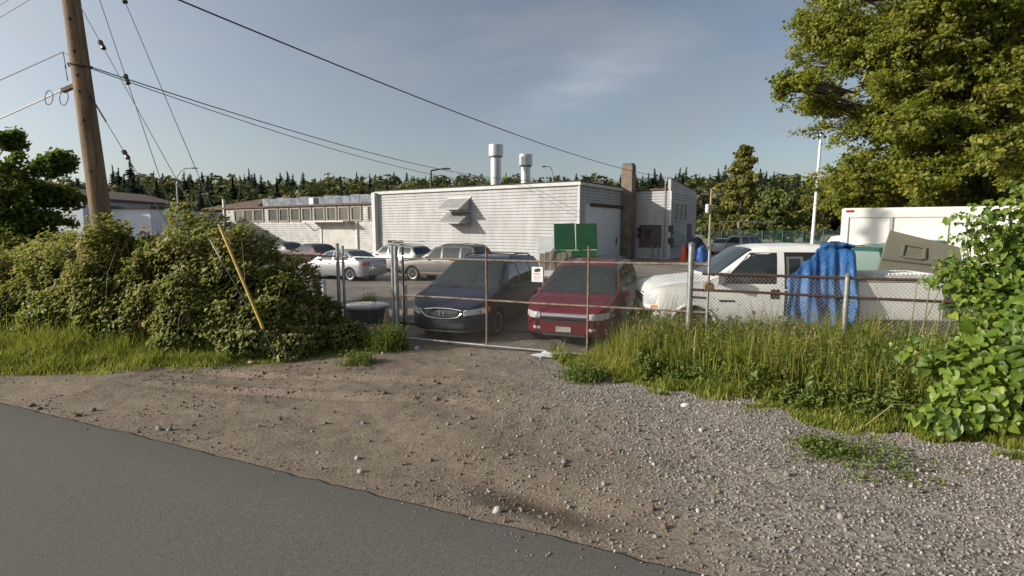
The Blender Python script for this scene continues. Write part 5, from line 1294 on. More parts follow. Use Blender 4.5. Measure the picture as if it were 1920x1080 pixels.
# ---------------------------------------------------------------- broadleaf tree with limbs, twigs and leaf sprays
def make_tree(name, label, base, H, trunk_r, crown, nl, leaf, m_leaf, seed, lobes, twig=.7, group=None, cat='tree', trunk_top=.8, qr=(.55, .5)):
    """crown: list of (dx,dy,z,rx,ry,rz) lobes relative to the base; limbs run from the trunk into them"""
    r = np.random.default_rng(seed); e = empty(name, base, 0, label, cat, group)
    tb = MB(); top = Vector((r.normal() * .3, r.normal() * .3, H * trunk_top))
    tp = [Vector((0, 0, -.2))] + [lerp(Vector((0, 0, 0)), top, t) + Vector((.12 * math.sin(t * 5 + seed), .12 * math.cos(t * 4), 0)) for t in np.linspace(.15, 1, 7)]
    tb.tube(tp, list(np.linspace(trunk_r, trunk_r * .18, 8)), 10); tb.build('trunk', bark, e, smooth=60)
    lb = MB(); tips = []
    for (dx, dy, z, rx, ry, rz) in crown:
        c = Vector((dx, dy, z)); t = min(1, max(.2, (z - rz * .9) / (H * trunk_top))); s_ = lerp(Vector((0, 0, 0)), top, t * .92)
        mid = lerp(s_, c, .5) + Vector((0, 0, -.08 * (c - s_).length)); lb.tube([s_, mid, c], [trunk_r * .2, trunk_r * .13, trunk_r * .06], 6)
        for k in range(lobes):
            u = unit(1, r)[0]; q = qr[0] + qr[1] * r.random() ** .8
            tip = c + Vector((u[0] * rx * q, u[1] * ry * q, u[2] * rz * q))
            m_ = lerp(c, tip, .5) + Vector((0, 0, .06 * rz))
            lb.tube([lerp(s_, c, .75), m_, tip], [trunk_r * .09, trunk_r * .05, .006], 4, caps=False); tips.append((m_, tip, c))
    lb.build('limb', bark, e)
    # leaves along the twigs, thick at the tips
    k = r.integers(0, len(tips), nl); t = r.random(nl) ** .6
    A = np.array([list(tips[i][0]) for i in range(len(tips))]); B = np.array([list(tips[i][1]) for i in range(len(tips))]); Cc = np.array([list(tips[i][2]) for i in range(len(tips))])
    P_ = A[k] + (B[k] - A[k]) * (t * 1.12)[:, None]; g_ = r.normal(size=(nl, 3)) * twig * (1.0 - .45 * t)[:, None] * np.array([1, 1, .62])
    P_ = P_ + g_; tipb = r.normal(size=len(tips)) * .13
    Nn = unit(nl, r) * .75 + np.array([0, 0, .55]) + (P_ - Cc[k]) / 6
    tone = np.clip(.5 + tipb[k] + r.normal(size=nl) * .16, 0, 1)
    sz_ = leaf * np.exp(r.normal(size=nl) * .22)
    link('crown', leaf_mesh('crown', P_, Nn, sz_, tone, r, upbias=.6), m_leaf, e)
    return e
olive = foliage('olive_leaf', [(0, (.08, .118, .013)), (.45, (.20, .24, .025)), (.8, (.33, .335, .04)), (1, (.48, .42, .075))], .62)
big_leaf = olive
cr = []
r0 = np.random.default_rng(5)
TB = Vector((19.6, 22.8, 0))
# limbs of the big tree: lobes laid from low right to high left
for (px, py, Y, rr) in ((1500, 165, 22, 1.05), (1530, 115, 22.5, 1.2), (1560, 60, 22, 1.4), (1545, 200, 23, 1.0), (1560, 30, 23, 1.3), (1600, 130, 23, 1.9), (1620, 40, 22, 1.9), (1590, 230, 23, 1.6), (1620, 305, 21.5, 1.3), (1650, 345, 22, 1.5),
                        (1650, 220, 22.5, 2.0), (1680, 110, 22, 2.3), (1690, 290, 21.5, 1.7), (1740, 200, 21.5, 2.3), (1700, 10, 22.5, 2.4), (1750, 330, 21.5, 1.8), (1780, 90, 22, 2.5), (1810, 250, 21, 2.2), (1860, 340, 21, 2.0), (1850, 160, 21.5, 2.4),
                        (1880, 40, 22, 2.5), (1920, 260, 21.5, 2.4), (1780, -60, 23, 2.8), (1650, -70, 23.5, 2.6), (1940, 120, 23, 2.6), (1920, -60, 23, 2.8), (2010, 200, 24, 2.8), (2020, 20, 24, 3.0), (1570, 350, 23.5, 1.0), (1600, 375, 23, 1.2), (1700, 372, 21, 1.1), (1780, 375, 20.5, 1.1), (1860, 385, 20, 1.2), (1920, 370, 20, 1.4),
                        (1640, 90, 20.5, 1.5), (1700, 170, 20, 1.6), (1760, 60, 19.5, 1.6), (1790, 150, 19, 1.6), (1840, 220, 18.8, 1.6), (1760, 260, 19.5, 1.6), (1690, 240, 20, 1.4), (1850, 80, 19, 1.7), (1900, 150, 18.5, 1.6), (1890, 300, 18.5, 1.5), (1820, 310, 19, 1.4), (1700, 330, 20, 1.3), (1900, 20, 19, 1.8), (1820, 0, 19.5, 1.7), (1720, -10, 20.5, 1.7)):
    p = at(px, py, Y + r0.uniform(-.8, 1.8)); cr.append((p.x - TB.x, p.y - TB.y, p.z, rr, rr, rr * .72))
    for k in range(2):
        p = at(px + r0.normal() * 34 * (rr / 1.6), py + r0.normal() * 30 * (rr / 1.6), Y + r0.uniform(-2.2, 1.0)); s_ = rr * r0.uniform(.4, .75); cr.append((p.x - TB.x, p.y - TB.y, p.z, s_, s_, s_ * .8))
make_tree('broadleaf_tree', 'huge olive-green broadleaf tree filling the upper right corner', TB, 17, .42, cr, 112000, .13, big_leaf, 3, 16, twig=.19, qr=(.3, 1.12), trunk_top=.85)
# hanging spray that stands clear of the crown
# left maple
mdark = foliage('maple_leaf', [(0, (.04, .075, .012)), (.5, (.085, .14, .02)), (.85, (.16, .22, .03)), (1, (.24, .27, .05))], .5)
MBs = Vector((-14.0, 15.0, 0)); cr = []
for (px, py, rr) in ((20, 262, .40), (15, 335, 1.0), (65, 350, .85), (108, 305, .40), (85, 395, .75), (30, 410, 1.1), (-40, 340, 1.3), (-60, 420, 1.4), (75, 440, .6), (0, 470, 1.1), (112, 365, .42)):
    p = at(px, py, 15 + r0.uniform(-.6, .8)); cr.append((p.x - MBs.x, 0 + p.y - MBs.y, p.z, rr, rr, rr * .75))
make_tree('maple_tree', 'dark green maple at the left edge behind the brambles', MBs, 5.2, .16, cr, 15000, .12, mdark, 8, 12, twig=.15, qr=(.35, .95))
# mid-distance trees right of the annex
alder = foliage('alder_leaf', [(0, (.10, .11, .022)), (.5, (.20, .20, .038)), (1, (.30, .28, .06))], .5)
greent = foliage('green_leaf', [(0, (.05, .075, .016)), (.5, (.11, .14, .028)), (1, (.19, .21, .05))], .4)
def mid_tree(label, px, ytop, wpx, Y, m_, seed, n=9000, cone=True, leaf=.42):
    t = at(px, ytop, Y); H = t.z; wr = wpx / F * Y / 2; cr = []; rr_ = np.random.default_rng(seed)
    for k in range(16 if cone else 12):
        f = k / (15 if cone else 11); z = lerp(H * .14, H * .93, f)
        ww = wr * ((1 - f) ** .75 * .82 + .10) if cone else wr * math.sin(pi * (.18 + .72 * f)) * .8
        a_ = k * 2.4; cr.append((ww * .75 * cos(a_), ww * .75 * sin(a_), z, ww * .6 + .35, ww * .6 + .35, H * (.09 if cone else .13)))
    cr.append((0, 0, H * .95, .5, .5, H * .05))
    return make_tree('broadleaf_tree', label, Vector((t.x, Y, 0)), H, .22, cr, n, leaf, m_, seed, 6, twig=.35, trunk_top=.95)
mid_tree('tall tapering olive tree beyond the champagne SUV', 1396, 278, 105, 74, alder, 21, 12000)
mid_tree('round green tree right of the tall tapering tree', 1456, 358, 110, 70, greent, 22, 9000, False)
mid_tree('low bushy tree at the foot of the tall tapering tree', 1345, 390, 70, 82, greent, 23, 5000, False)
mid_tree('dim olive tree half hidden by the flagpole', 1515, 370, 80, 86, alder, 24, 6000, False)

# ---------------------------------------------------------------- conifers and the wooded hill
con_m = foliage('conifer_needles', [(0, (.014, .024, .017)), (.5, (.03, .046, .03)), (1, (.055, .07, .04))], .15)
dec_m = foliage('hill_leaf', [(0, (.055, .07, .02)), (.5, (.11, .125, .034)), (1, (.19, .18, .055))], .3)
def conifer_arrays(r, H=1.0, lay=26, per=12, sp=.20):
    V = []; T = []; tone = []
    for k in range(lay):
        f = k / (lay - 1); z = H * (.10 + .9 * f); rad = sp * H * (1 - f) ** .85 * (1 + .25 * r.normal()) + .012 * H
        for j in range(per if f < .8 else 5):
            a_ = 2 * pi * (j + r.random()) / per; q = rad * r.uniform(.65, 1.2); w_ = .075 * H * (1 - f * .75) * r.uniform(.7, 1.3)
            c_, s_ = cos(a_), sin(a_); b = len(V)
            V += [(0, 0, z + .03 * H), (c_ * q * .55 - s_ * w_, s_ * q * .55 + c_ * w_, z - .015 * H), (c_ * q, s_ * q, z - .05 * H * (1 - f) + r.normal() * .008), (c_ * q * .55 + s_ * w_, s_ * q * .55 - c_ * w_, z - .015 * H)]
            T += [(b, b + 1, b + 2), (b, b + 2, b + 3)]; tone += [np.clip(.4 + .5 * r.random() - .2 * (1 - f), 0, 1)] * 4
    return np.array(V, float), np.array(T), np.array(tone)
def bushy_arrays(r, n=150):
    u = unit(n, r); q = r.uniform(.55, 1.05, n)[:, None]
    lob = 1 + .22 * np.sin(u[:, :1] * 5 + 1) * np.cos(u[:, 1:2] * 4)
    P_ = u * q * lob * np.array([.38, .38, .42]) + np.array([0, 0, .56]); s_ = r.uniform(.09, .16, n)
    V, T = leaf_arrays(P_, u + unit(n, r) * .5 + np.array([0, 0, .3]), s_, r, width=.5); return V, T, np.repeat(np.clip(.5 + r.normal(size=n) * .22, 0, 1), 4)
r = np.random.default_rng(77)
con = [conifer_arrays(r, sp=s_) for s_ in (.27, .32, .23, .29)]; con_me = []
for V, T, tn in con: m_ = np_mesh('conifer_crown', V, T, tn); m_.materials.append(con_m); con_me.append(m_)
bus = [bushy_arrays(r) for _ in range(4)]; bus_me = []
for V, T, tn in bus: m_ = np_mesh('bushy_crown', V, T, tn); m_.materials.append(dec_m); bus_me.append(m_)
trm = MB().tube([(0, 0, -.05), (0, 0, .9)], [.018, .006], 6).mesh('hill_trunk'); trm.materials.append(bark)
sky_line = [(148, 340, 0), (165, 325, 0), (210, 314, 0), (222, 320, 0), (242, 300, 0), (268, 330, 1), (288, 326, 0), (305, 330, 0), (322, 345, 1), (345, 327, 0), (358, 331, 0), (378, 328, 0), (396, 331, 0), (416, 336, 0), (430, 333, 1), (447, 345, 1), (466, 321, 0), (478, 332, 0),
            (489, 334, 0), (503, 345, 1), (518, 337, 0), (538, 326, 0), (549, 331, 0), (575, 346, 1), (602, 346, 1), (620, 344, 1), (636, 334, 0), (652, 346, 1), (668, 327, 0), (680, 333, 0), (693, 331, 0), (703, 334, 0), (739, 327, 0), (762, 328, 0), (776, 335, 0), (795, 342, 1), (812, 337, 1),
            (833, 340, 1), (856, 344, 0), (865, 346, 0), (877, 343, 0), (903, 341, 0), (912, 341, 0), (952, 340, 0), (962, 340, 0), (1033, 336, 0), (1046, 338, 0), (1058, 337, 0), (1080, 331, 0), (1100, 334, 1), (1205, 334, 0), (1216, 330, 0), (1227, 321, 0), (1238, 328, 0),
            (1276, 319, 0), (1287, 319, 0), (1304, 334, 0), (1318, 338, 1), (1333, 338, 0), (1347, 321, 0), (1361, 314, 0), (1372, 322, 0), (1426, 321, 0), (1438, 326, 0), (1452, 326, 0), (1465, 341, 0), (1487, 340, 0), (1510, 348, 0), (1528, 339, 0), (1545, 335, 0), (1560, 345, 0), (1590, 335, 0)]
for i, (px, py, kind) in enumerate(sky_line):
    Y = 262 + r.uniform(-22, 22); t = at(px, py - 4, Y); z0 = hill_z(t.x, Y); h = max(9, t.z - z0)
    where = 'above the brambles left of the workshop wing' if px < 425 else 'above the workshop wing roof' if px < 710 else 'showing over the warehouse roof' if px < 1190 else 'right of the chimney' if px < 1310 else 'beyond the far power pole'
    e = empty('conifer' if kind == 0 else 'bushy_tree', (t.x, Y, t.z - h), r.uniform(0, 6), ('dark conifer' if kind == 0 else 'round leafy tree') + ' on the far skyline ' + where, 'tree', ('skyline conifers ' if kind == 0 else 'skyline leafy trees ') + where)
    sx_ = h * (r.uniform(.75, 1.45) if kind == 0 else r.uniform(.9, 1.3)); e.scale = (sx_, sx_, h * (1 if kind == 0 else 1.04))
    link('crown', (con_me if kind == 0 else bus_me)[i % 4], None, e); link('trunk', trm, None, e)
# the wood below the skyline reads as one mass
def mass(name, label, protos, m_, spots):
    Vs, Ts, tn, b = [], [], [], 0
    for k, (X, Y, z, h, wv_) in enumerate(spots):
        V, T, t_ = protos[k % len(protos)]; a_ = r.uniform(0, 6.28); c_, s_ = cos(a_), sin(a_)
        W_ = np.stack([(V[:, 0] * c_ - V[:, 1] * s_) * h * wv_ + X, (V[:, 0] * s_ + V[:, 1] * c_) * h * wv_ + Y, V[:, 2] * h + z], -1)
        Vs.append(W_); Ts.append(T + b); tn.append(np.clip(t_ + r.normal() * .18, 0, 1)); b += len(V)
    return tag(link(name, np_mesh(name, np.concatenate(Vs), np.concatenate(Ts), np.concatenate(tn)), m_), label, 'wood', kind='stuff')
sp_c, sp_b = [], []
for k in range(1050):
    Y = r.uniform(178, 335); X = r.uniform(-1.02, .8) * Y; z0 = hill_z(X, Y)
    # keep below the skyline drawn by the single trees
    tz = at(960 + X / Y * 1000, r.uniform(324, 362), Y).z; h = min(r.uniform(10, 20), max(5, tz - z0))
    (sp_c if r.random() < .55 else sp_b).append((X, Y, z0, h, r.uniform(.9, 1.3)))
for k in range(150):
    Y = r.uniform(150, 185); X = r.uniform(-1.0, .8) * Y; sp_b.append((X, Y, hill_z(X, Y), r.uniform(4, 7.5), r.uniform(1.1, 1.7)))
mass('hillside_conifers', 'mass of dark conifers covering the far hillside', con, con_m, sp_c)
mass('hillside_leafy_wood', 'mass of leafy trees covering the far hillside', bus, dec_m, sp_b)
# houses among the trees
for k, (px, py, Y, w_, lab) in enumerate(((575, 366, 165, 9, 'pale house with a brown roof among the trees above the workshop wing'), (440, 362, 200, 8, 'cream house half hidden in trees left of the workshop wing'), (300, 352, 230, 8, 'small pink-beige house near the left street lamp'), (648, 360, 190, 8, 'grey house behind leafy trees left of the warehouse'), (234, 378, 150, 9, 'white house low on the hillside behind the utility pole'))):
    for Y in range(172, 330, 3):
        t = at(px, py, Y)
        if hill_z(t.x, Y) + 4.2 >= t.z: break
    w_ = 7; e = empty('house', (t.x, Y - 3, hill_z(t.x, Y - 3)), R(20 * (k % 3 - 1)), lab, 'house'); h = 4.0
    wm_ = mat(f'house_wall_{k % 3}', ((.46, .37, .29), (.42, .39, .33), (.5, .5, .48))[k % 3], .8); rm_ = mat('house_roof', (.15, .10, .08), .9)
    MB().box((0, 3, h / 2 - .8), (w_, 6, h)).build('wall', wm_, e)
    MB().prism([(-w_ / 2 - .5, -.5, h - 1.3), (w_ / 2 + .5, -.5, h - 1.3), (w_ / 2 - .8, 3, h + .9), (-w_ / 2 + .8, 3, h + .9)], (0, 0, 0), (0, 0, .3)).build('roof', rm_, e)
    for x in (-w_ * .25, w_ * .25):
        wo = MB().box((x, -.03, h * .55), (1.5, .1, 1.3)).build('window', trim_white, e); MB().box((x, -.10, h * .55), (1.3, .06, 1.1)).build('pane', glass, wo)

# ================================================================== near vegetation
# ---- bramble thicket
brm = foliage('bramble_leaf', [(0, (.06, .09, .018)), (.4, (.165, .205, .036)), (.72, (.27, .285, .065)), (.9, (.37, .30, .13)), (1, (.44, .31, .22))], .45)
r = np.random.default_rng(31)
EL = [(-6.9, 11.7, 1.3, 1.35, 2.62), (-5.75, 11.35, 1.15, 1.15, 2.25), (-4.75, 11.3, .85, 1.0, 1.62), (-4.15, 11.25, .62, .85, .95), (-3.55, 11.1, .5, .6, .55), (-8.35, 12.0, 1.35, 1.5, 2.3), (-9.8, 12.3, 1.5, 1.6, 2.12), (-11.4, 12.7, 1.6, 1.6, 2.0),
      (-13.2, 13.4, 1.8, 1.7, 2.2), (-15.2, 14.2, 1.8, 1.7, 2.3), (-5.1, 10.5, .85, .7, .95), (-6.4, 10.7, 1.0, .8, 1.3), (-7.9, 10.95, 1.0, .8, 1.2), (-9.3, 11.2, 1.1, .8, 1.2), (-10.9, 11.5, 1.2, .9, 1.2), (-4.35, 10.35, .55, .55, .6), (-12.6, 12.2, 1.2, .9, 1.3), (-7.6, 11.1, .6, .5, 2.35), (-8.55, 11.2, .8, .6, 2.5)]
el = np.array(EL); area = el[:, 2] * el[:, 4] + el[:, 3] * el[:, 4]; n = 150000
k = r.choice(len(el), n, p=area / area.sum()); u = unit(n, r); u[:, 2] = np.abs(u[:, 2])
E = el[k]; bumps = 1 + .24 * vnoise(E[:, 0] + u[:, 0] * E[:, 2], E[:, 1] + u[:, 1] * E[:, 3] + u[:, 2] * 3.1, 1.6, 41) + .12 * vnoise(E[:, 0] + u[:, 0] * E[:, 2], u[:, 2] * E[:, 4] * 1.3 + E[:, 1], 3.6, 42)
q = bumps * (1 - .16 * r.random(n) ** 1.5 + .035 * np.abs(r.normal(size=n)))
P_ = np.stack([E[:, 0] + u[:, 0] * E[:, 2] * q, E[:, 1] + u[:, 1] * E[:, 3] * q, u[:, 2] * E[:, 4] * q + .02], -1)
inside = np.zeros(n, bool)
for (x, y, a, b, c_) in EL: inside |= (((P_[:, 0] - x) / a) ** 2 + ((P_[:, 1] - y) / b) ** 2 + (P_[:, 2] / c_) ** 2) < .60
ok = ~inside & (P_[:, 1] < 13.8 + .0 * P_[:, 0] - .15 * (P_[:, 0] + 8))
P_, u_ = P_[ok], u[ok]; n = len(P_)
patch = vnoise(P_[:, 0] * 1.0, P_[:, 2] * 1.4 + P_[:, 1], 1.3, 47)
tone = np.clip(.50 + .24 * patch + r.normal(size=n) * .16 + .05 * (P_[:, 2] - 1.2), 0, 1); tone[r.random(n) < .035] = 1.0
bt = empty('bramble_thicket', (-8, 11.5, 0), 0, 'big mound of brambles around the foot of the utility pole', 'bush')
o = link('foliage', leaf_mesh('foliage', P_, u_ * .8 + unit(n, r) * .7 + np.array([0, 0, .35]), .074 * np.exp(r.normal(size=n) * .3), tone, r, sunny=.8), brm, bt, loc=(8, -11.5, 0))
cn = MB()
for kk in range(200):
    i = r.integers(0, len(EL)); x, y, a, b, c_ = EL[i]; t_ = r.uniform(0, 6.28); p0 = Vector((x + .3 * a * cos(t_), y + .3 * b * sin(t_), 0)); w_ = Vector((cos(t_) * a * 1.02, sin(t_) * b * 1.02, 0)); top_ = c_ * r.uniform(.6, 1.0)
    cn.tube([p0, Vector((x, y, 0)) + w_ * .55 + Vector((0, 0, top_)), Vector((x, y, 0)) + w_ * .98 + Vector((0, 0, top_ * .7)), Vector((x, y, 0)) + w_ * 1.12 + Vector((0, 0, top_ * .42))], [.010, .009, .007, .003], 4, caps=False)
cn.build('cane', mat('bramble_cane', (.20, .12, .07), .8, var=(4, .4)), bt, loc=(8, -11.5, 0))
# near-black core standing in for the shade inside, so that no daylight shows through
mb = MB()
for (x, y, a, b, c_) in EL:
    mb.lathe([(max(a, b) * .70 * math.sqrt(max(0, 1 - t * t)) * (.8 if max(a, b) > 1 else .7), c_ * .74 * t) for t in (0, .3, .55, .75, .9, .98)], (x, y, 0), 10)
mb.build('shade_core', mat('bramble_shade', (.018, .02, .01), 1), bt, loc=(8, -11.5, 0), smooth=80)

# ---- grass
def blades(n, XY, h, lean_, r, wid=.006, z=None):
    a_ = r.uniform(0, 6.28, n); d = np.stack([np.cos(a_), np.sin(a_), np.zeros(n)], -1); s_ = np.stack([-np.sin(a_), np.cos(a_), np.zeros(n)], -1) * (wid * (1 + .5 * r.random(n)))[:, None]
    zz = ground_z(XY[:, 0], XY[:, 1]) if z is None else z
    B0 = np.stack([XY[:, 0], XY[:, 1], zz - .01], -1); up = np.array([0, 0, 1.0]); hh = h[:, None]; ll = (lean_ * h)[:, None]
    v = [B0 - s_, B0 + s_, B0 + up * hh * .55 + d * ll * .3 - s_ * .8, B0 + up * hh * .55 + d * ll * .3 + s_ * .8, B0 + up * hh * .97 + d * ll]
    V = np.stack(v, 1).reshape(-1, 3); b = (np.arange(n) * 5)[:, None]
    T = np.concatenate([b + np.array([0, 1, 3]), b + np.array([0, 3, 2]), b + np.array([2, 3, 4])], 1).reshape(-1, 3); return V, T
grass_m = foliage('grass_blade', [(0, (.08, .11, .014)), (.45, (.205, .25, .03)), (.8, (.33, .345, .055)), (1, (.42, .34, .15))], .45)
r = np.random.default_rng(52)
def scatter(n, x0, x1, y0, y1, keep):
    XY = np.stack([r.uniform(x0, x1, n), r.uniform(y0, y1, n)], -1); return XY[keep(XY[:, 0], XY[:, 1])]
XY = scatter(150000, -15, -2.6, 8.4, 12.4, lambda X, Y: (Y > grass_edge_left(X) - .15 + .25 * vnoise(X, Y, 1.3, 5) + .12 * vnoise(X, Y, 5, 6)) & (Y < np.interp(X, [-15, -9, -5, -3.5, -2.6], [12.4, 11.3, 10.8, 11.2, 11.6])) & (np.random.default_rng(1).random(len(X)) < np.clip((Y - grass_edge_left(X) + .25) * 1.6, .12, 1)))
e_ = XY[:, 1] - grass_edge_left(XY[:, 0]); h = (.07 + .28 * np.clip(e_ / 1.6, 0, 1)) * np.exp(r.normal(size=len(XY)) * .3) * np.where(XY[:, 0] > -5.2, .55, 1) * (1 + .5 * vnoise(XY[:, 0], XY[:, 1], 1.8, 9))
V, T = blades(len(XY), XY, h, np.abs(r.normal(size=len(XY))) * .45 + .1, r)
tone = np.repeat(np.clip(.52 + .22 * vnoise(XY[:, 0], XY[:, 1], 1.1, 12) + r.normal(size=len(XY)) * .13 - np.where(XY[:, 0] > -5.5, .12, 0), 0, 1), 5)
tag(link('grass', np_mesh('grass', V, T, tone), grass_m), 'strip of grass between the brambles and the dirt apron', 'grass', kind='stuff')
# right bank: low grass at the edge, tall weeds towards the fence
def rk(X, Y): return ((Y < fence_y(X) + .1) | (X > 2.6)) & (Y > grass_edge_right(X) - .1 + .22 * vnoise(X, Y, 1.2, 15) + .12 * vnoise(X, Y, 4, 16)) & (Y < fence_y(X) + .9) & (X < Y * 1.05) & (X > .9 + (Y - 9.6) * -.4)
XY = scatter(240000, .5, 9.5, 4.8, 11, lambda X, Y: rk(X, Y) & (vnoise(X, Y, 2.3, 61) + .6 * vnoise(X, Y, 6, 62) > .15 - 1.1 * np.clip(Y - grass_edge_right(X), 0, 1)))
e_ = XY[:, 1] - grass_edge_right(XY[:, 0]); f = np.clip((e_ - .3) / 1.6, 0, 1)
h = (.06 + .44 * f * (.25 + .75 * sstep(1.2, 2.6, XY[:, 0]))) * np.exp(r.normal(size=len(XY)) * .33) * (1 + .8 * vnoise(XY[:, 0], XY[:, 1], 1.7, 19))
V, T = blades(len(XY), XY, h, np.abs(r.normal(size=len(XY))) * .4 + .1, r, .006)
tone = np.repeat(np.clip(.54 + .36 * vnoise(XY[:, 0], XY[:, 1], 1.3, 13) + .2 * vnoise(XY[:, 0], XY[:, 1], 4, 14) + r.normal(size=len(XY)) * .17, 0, 1), 5)
tag(link('grass', np_mesh('grass', V, T, tone), grass_m), 'grass bank in front of the right-hand fence', 'grass', kind='stuff')
# tall seeding grass and leafy weeds
XY = scatter(14000, 1.2, 7.5, 6.5, 11, lambda X, Y: rk(X, Y) & (Y > grass_edge_right(X) + .9) & (X > 1.9) & (np.random.default_rng(2).random(len(X)) < .8 + .6 * vnoise(X, Y, .9, 33)))
n = len(XY); h = (.58 + .45 * r.random(n)) * (1 + .25 * vnoise(XY[:, 0], XY[:, 1], 1.2, 34))
V, T = blades(n, XY, h, np.abs(r.normal(size=n)) * .3 + .08, r, .0055)
tone = np.repeat(np.clip(.56 + r.normal(size=n) * .2, 0, 1), 5)
tag(link('tall_grass', np_mesh('tall_grass', V, T, tone), grass_m), 'tall seeding grass along the right-hand fence', 'grass', kind='stuff')
weed_m = foliage('weed_leaf', [(0, (.06, .09, .014)), (.5, (.13, .18, .03)), (.85, (.21, .255, .055)), (1, (.32, .27, .10))], .45)
XY = scatter(1500, 1.5, 7.2, 6.6, 10.5, lambda X, Y: rk(X, Y) & (Y > grass_edge_right(X) + .55) & (X > 2.1))
n = len(XY); hs_ = r.uniform(.35, .95, n) * np.clip((XY[:, 1] - grass_edge_right(XY[:, 0])) / 1.4, .5, 1.05); k = np.repeat(np.arange(n), 34); m_ = len(k); t_ = r.random(m_)
P_ = np.stack([XY[k, 0], XY[k, 1], np.zeros(m_)], -1) + r.normal(size=(m_, 3)) * np.array([.07, .07, .02]) * (1.3 - t_)[:, None]; P_[:, 2] = hs_[k] * (.1 + .92 * t_)
V, T = leaf_arrays(P_, unit(m_, r) * .7 + np.array([0, 0, .6]), .085 * np.exp(r.normal(size=m_) * .3) * (1.15 - .5 * t_), r, width=.22)
tone = np.repeat(np.clip(.5 + r.normal(size=n)[k] * .14 + r.normal(size=m_) * .12, 0, 1), 4)
tag(link('weeds', np_mesh('weeds', V, T, tone), weed_m), 'leafy weeds crowding the foot of the right-hand fence', 'weeds', kind='stuff')
# brown seed stalks of dock and thistle standing above the grass
XY = scatter(240, 1.6, 7.0, 6.8, 10.4, lambda X, Y: rk(X, Y) & (Y > grass_edge_right(X) + .8))
n = len(XY); hs_ = r.uniform(.5, 1.15, n); k = np.repeat(np.arange(n), 16); m_ = len(k); t_ = r.random(m_)
V, T = blades(n, XY, hs_, np.abs(r.normal(size=n)) * .12 + .02, r, .006)
P_ = np.stack([XY[k, 0], XY[k, 1], hs_[k] * (.68 + .3 * t_)], -1) + r.normal(size=(m_, 3)) * np.array([.018, .018, .01])
V2, T2 = leaf_arrays(P_, unit(m_, r), np.full(m_, .028), r, width=.4)
dry = foliage('dry_stalk', [(0, (.13, .07, .03)), (.5, (.26, .17, .08)), (1, (.42, .31, .16))], .2)
tag(link('seed_stalks', np_mesh('seed_stalks', np.concatenate([V, V2]), np.concatenate([T, T2 + len(V)]), np.concatenate([np.repeat(r.random(n), 5), np.repeat(r.random(n)[k], 4)])), dry), 'dry brown seed stalks rising from the right-hand weeds', 'weeds', kind='stuff')
# tuft by the gate post
def tuft(label, px, py, n, h0, spread, seed, kind=None):
    g = gp(px, py); rr_ = np.random.default_rng(seed); XY = np.array([[g.x, g.y]]) + rr_.normal(size=(n, 2)) * spread; h = h0 * np.exp(rr_.normal(size=n) * .3)
    V, T = blades(n, XY, h, np.abs(rr_.normal(size=n)) * .5 + .15, rr_, .006); P_ = np.concatenate([np.stack([XY[:, 0], XY[:, 1], h * rr_.random(n)], -1)] * 2) + rr_.normal(size=(2 * n, 3)) * .04
    P_[:, 2] = np.abs(P_[:, 2]); V2, T2 = leaf_arrays(P_, unit(2 * n, rr_) + np.array([0, 0, .5]), np.full(2 * n, .05), rr_, width=.3)
    V = np.concatenate([V, V2]) - np.array(g); T = np.concatenate([T, T2 + 5 * n]); tn = np.clip(rr_.normal(size=len(V)) * .02 + .45 + .15 * rr_.random(), 0, 1)
    o = link('weed_tuft', np_mesh('weed_tuft', V, T, tn), weed_m, loc=g); tag(o, label, 'weed', kind=kind)
tuft('bushy weed tuft at the foot of the gate post', 728, 655, 900, .36, .15, 3)
tuft('small bright tuft in front of the gate post', 672, 683, 320, .16, .12, 4)
tuft('small yellowish tuft at the right end of the gate', 1092, 708, 420, .16, .16, 5)
tuft('sparse weed patch spreading over the gravel', 1640, 868, 190, .05, .30, 6, 'stuff')
tuft('brownish weed patch at the edge of the gravel', 1545, 842, 300, .05, .16, 7, 'stuff')
tuft('dark bramble sprout behind the left fence bay', 690, 572, 200, .3, .16, 8)

# ---- big-leaved vine at the right edge: single heart leaves
vine_m = foliage('vine_leaf', [(0, (.05, .10, .012)), (.5, (.14, .22, .022)), (1, (.29, .36, .05))], .45, .45, .03)
hv = [(0, 0, 0)]; outl = [(.0, .06), (.24, -.06), (.42, .10), (.46, .36), (.34, .62), (.14, .86), (0, 1.0)]
zl = lambda x, y: .42 * abs(x) - .30 * y * y
hl = [(x, y, zl(x, y)) for x, y in outl] + [(-x, y, zl(x, y)) for x, y in outl[-2:0:-1]]
mid_ = [(0, .40, -.06)]
HV = np.array(hl + mid_, float); HV[:, 1] -= .0; nh = len(hl); HT_ = np.array([(nh, i, (i + 1) % nh) for i in range(nh)])
leaf_me = []
for k in range(4):
    V = HV.copy(); V[:, 2] += .05 * np.sin(V[:, 0] * 5 + k) ; m_ = np_mesh('leaf', V, HT_, np.full(len(V), .25 + .18 * k)); m_.materials.append(vine_m); leaf_me.append(m_)
r = np.random.default_rng(63)
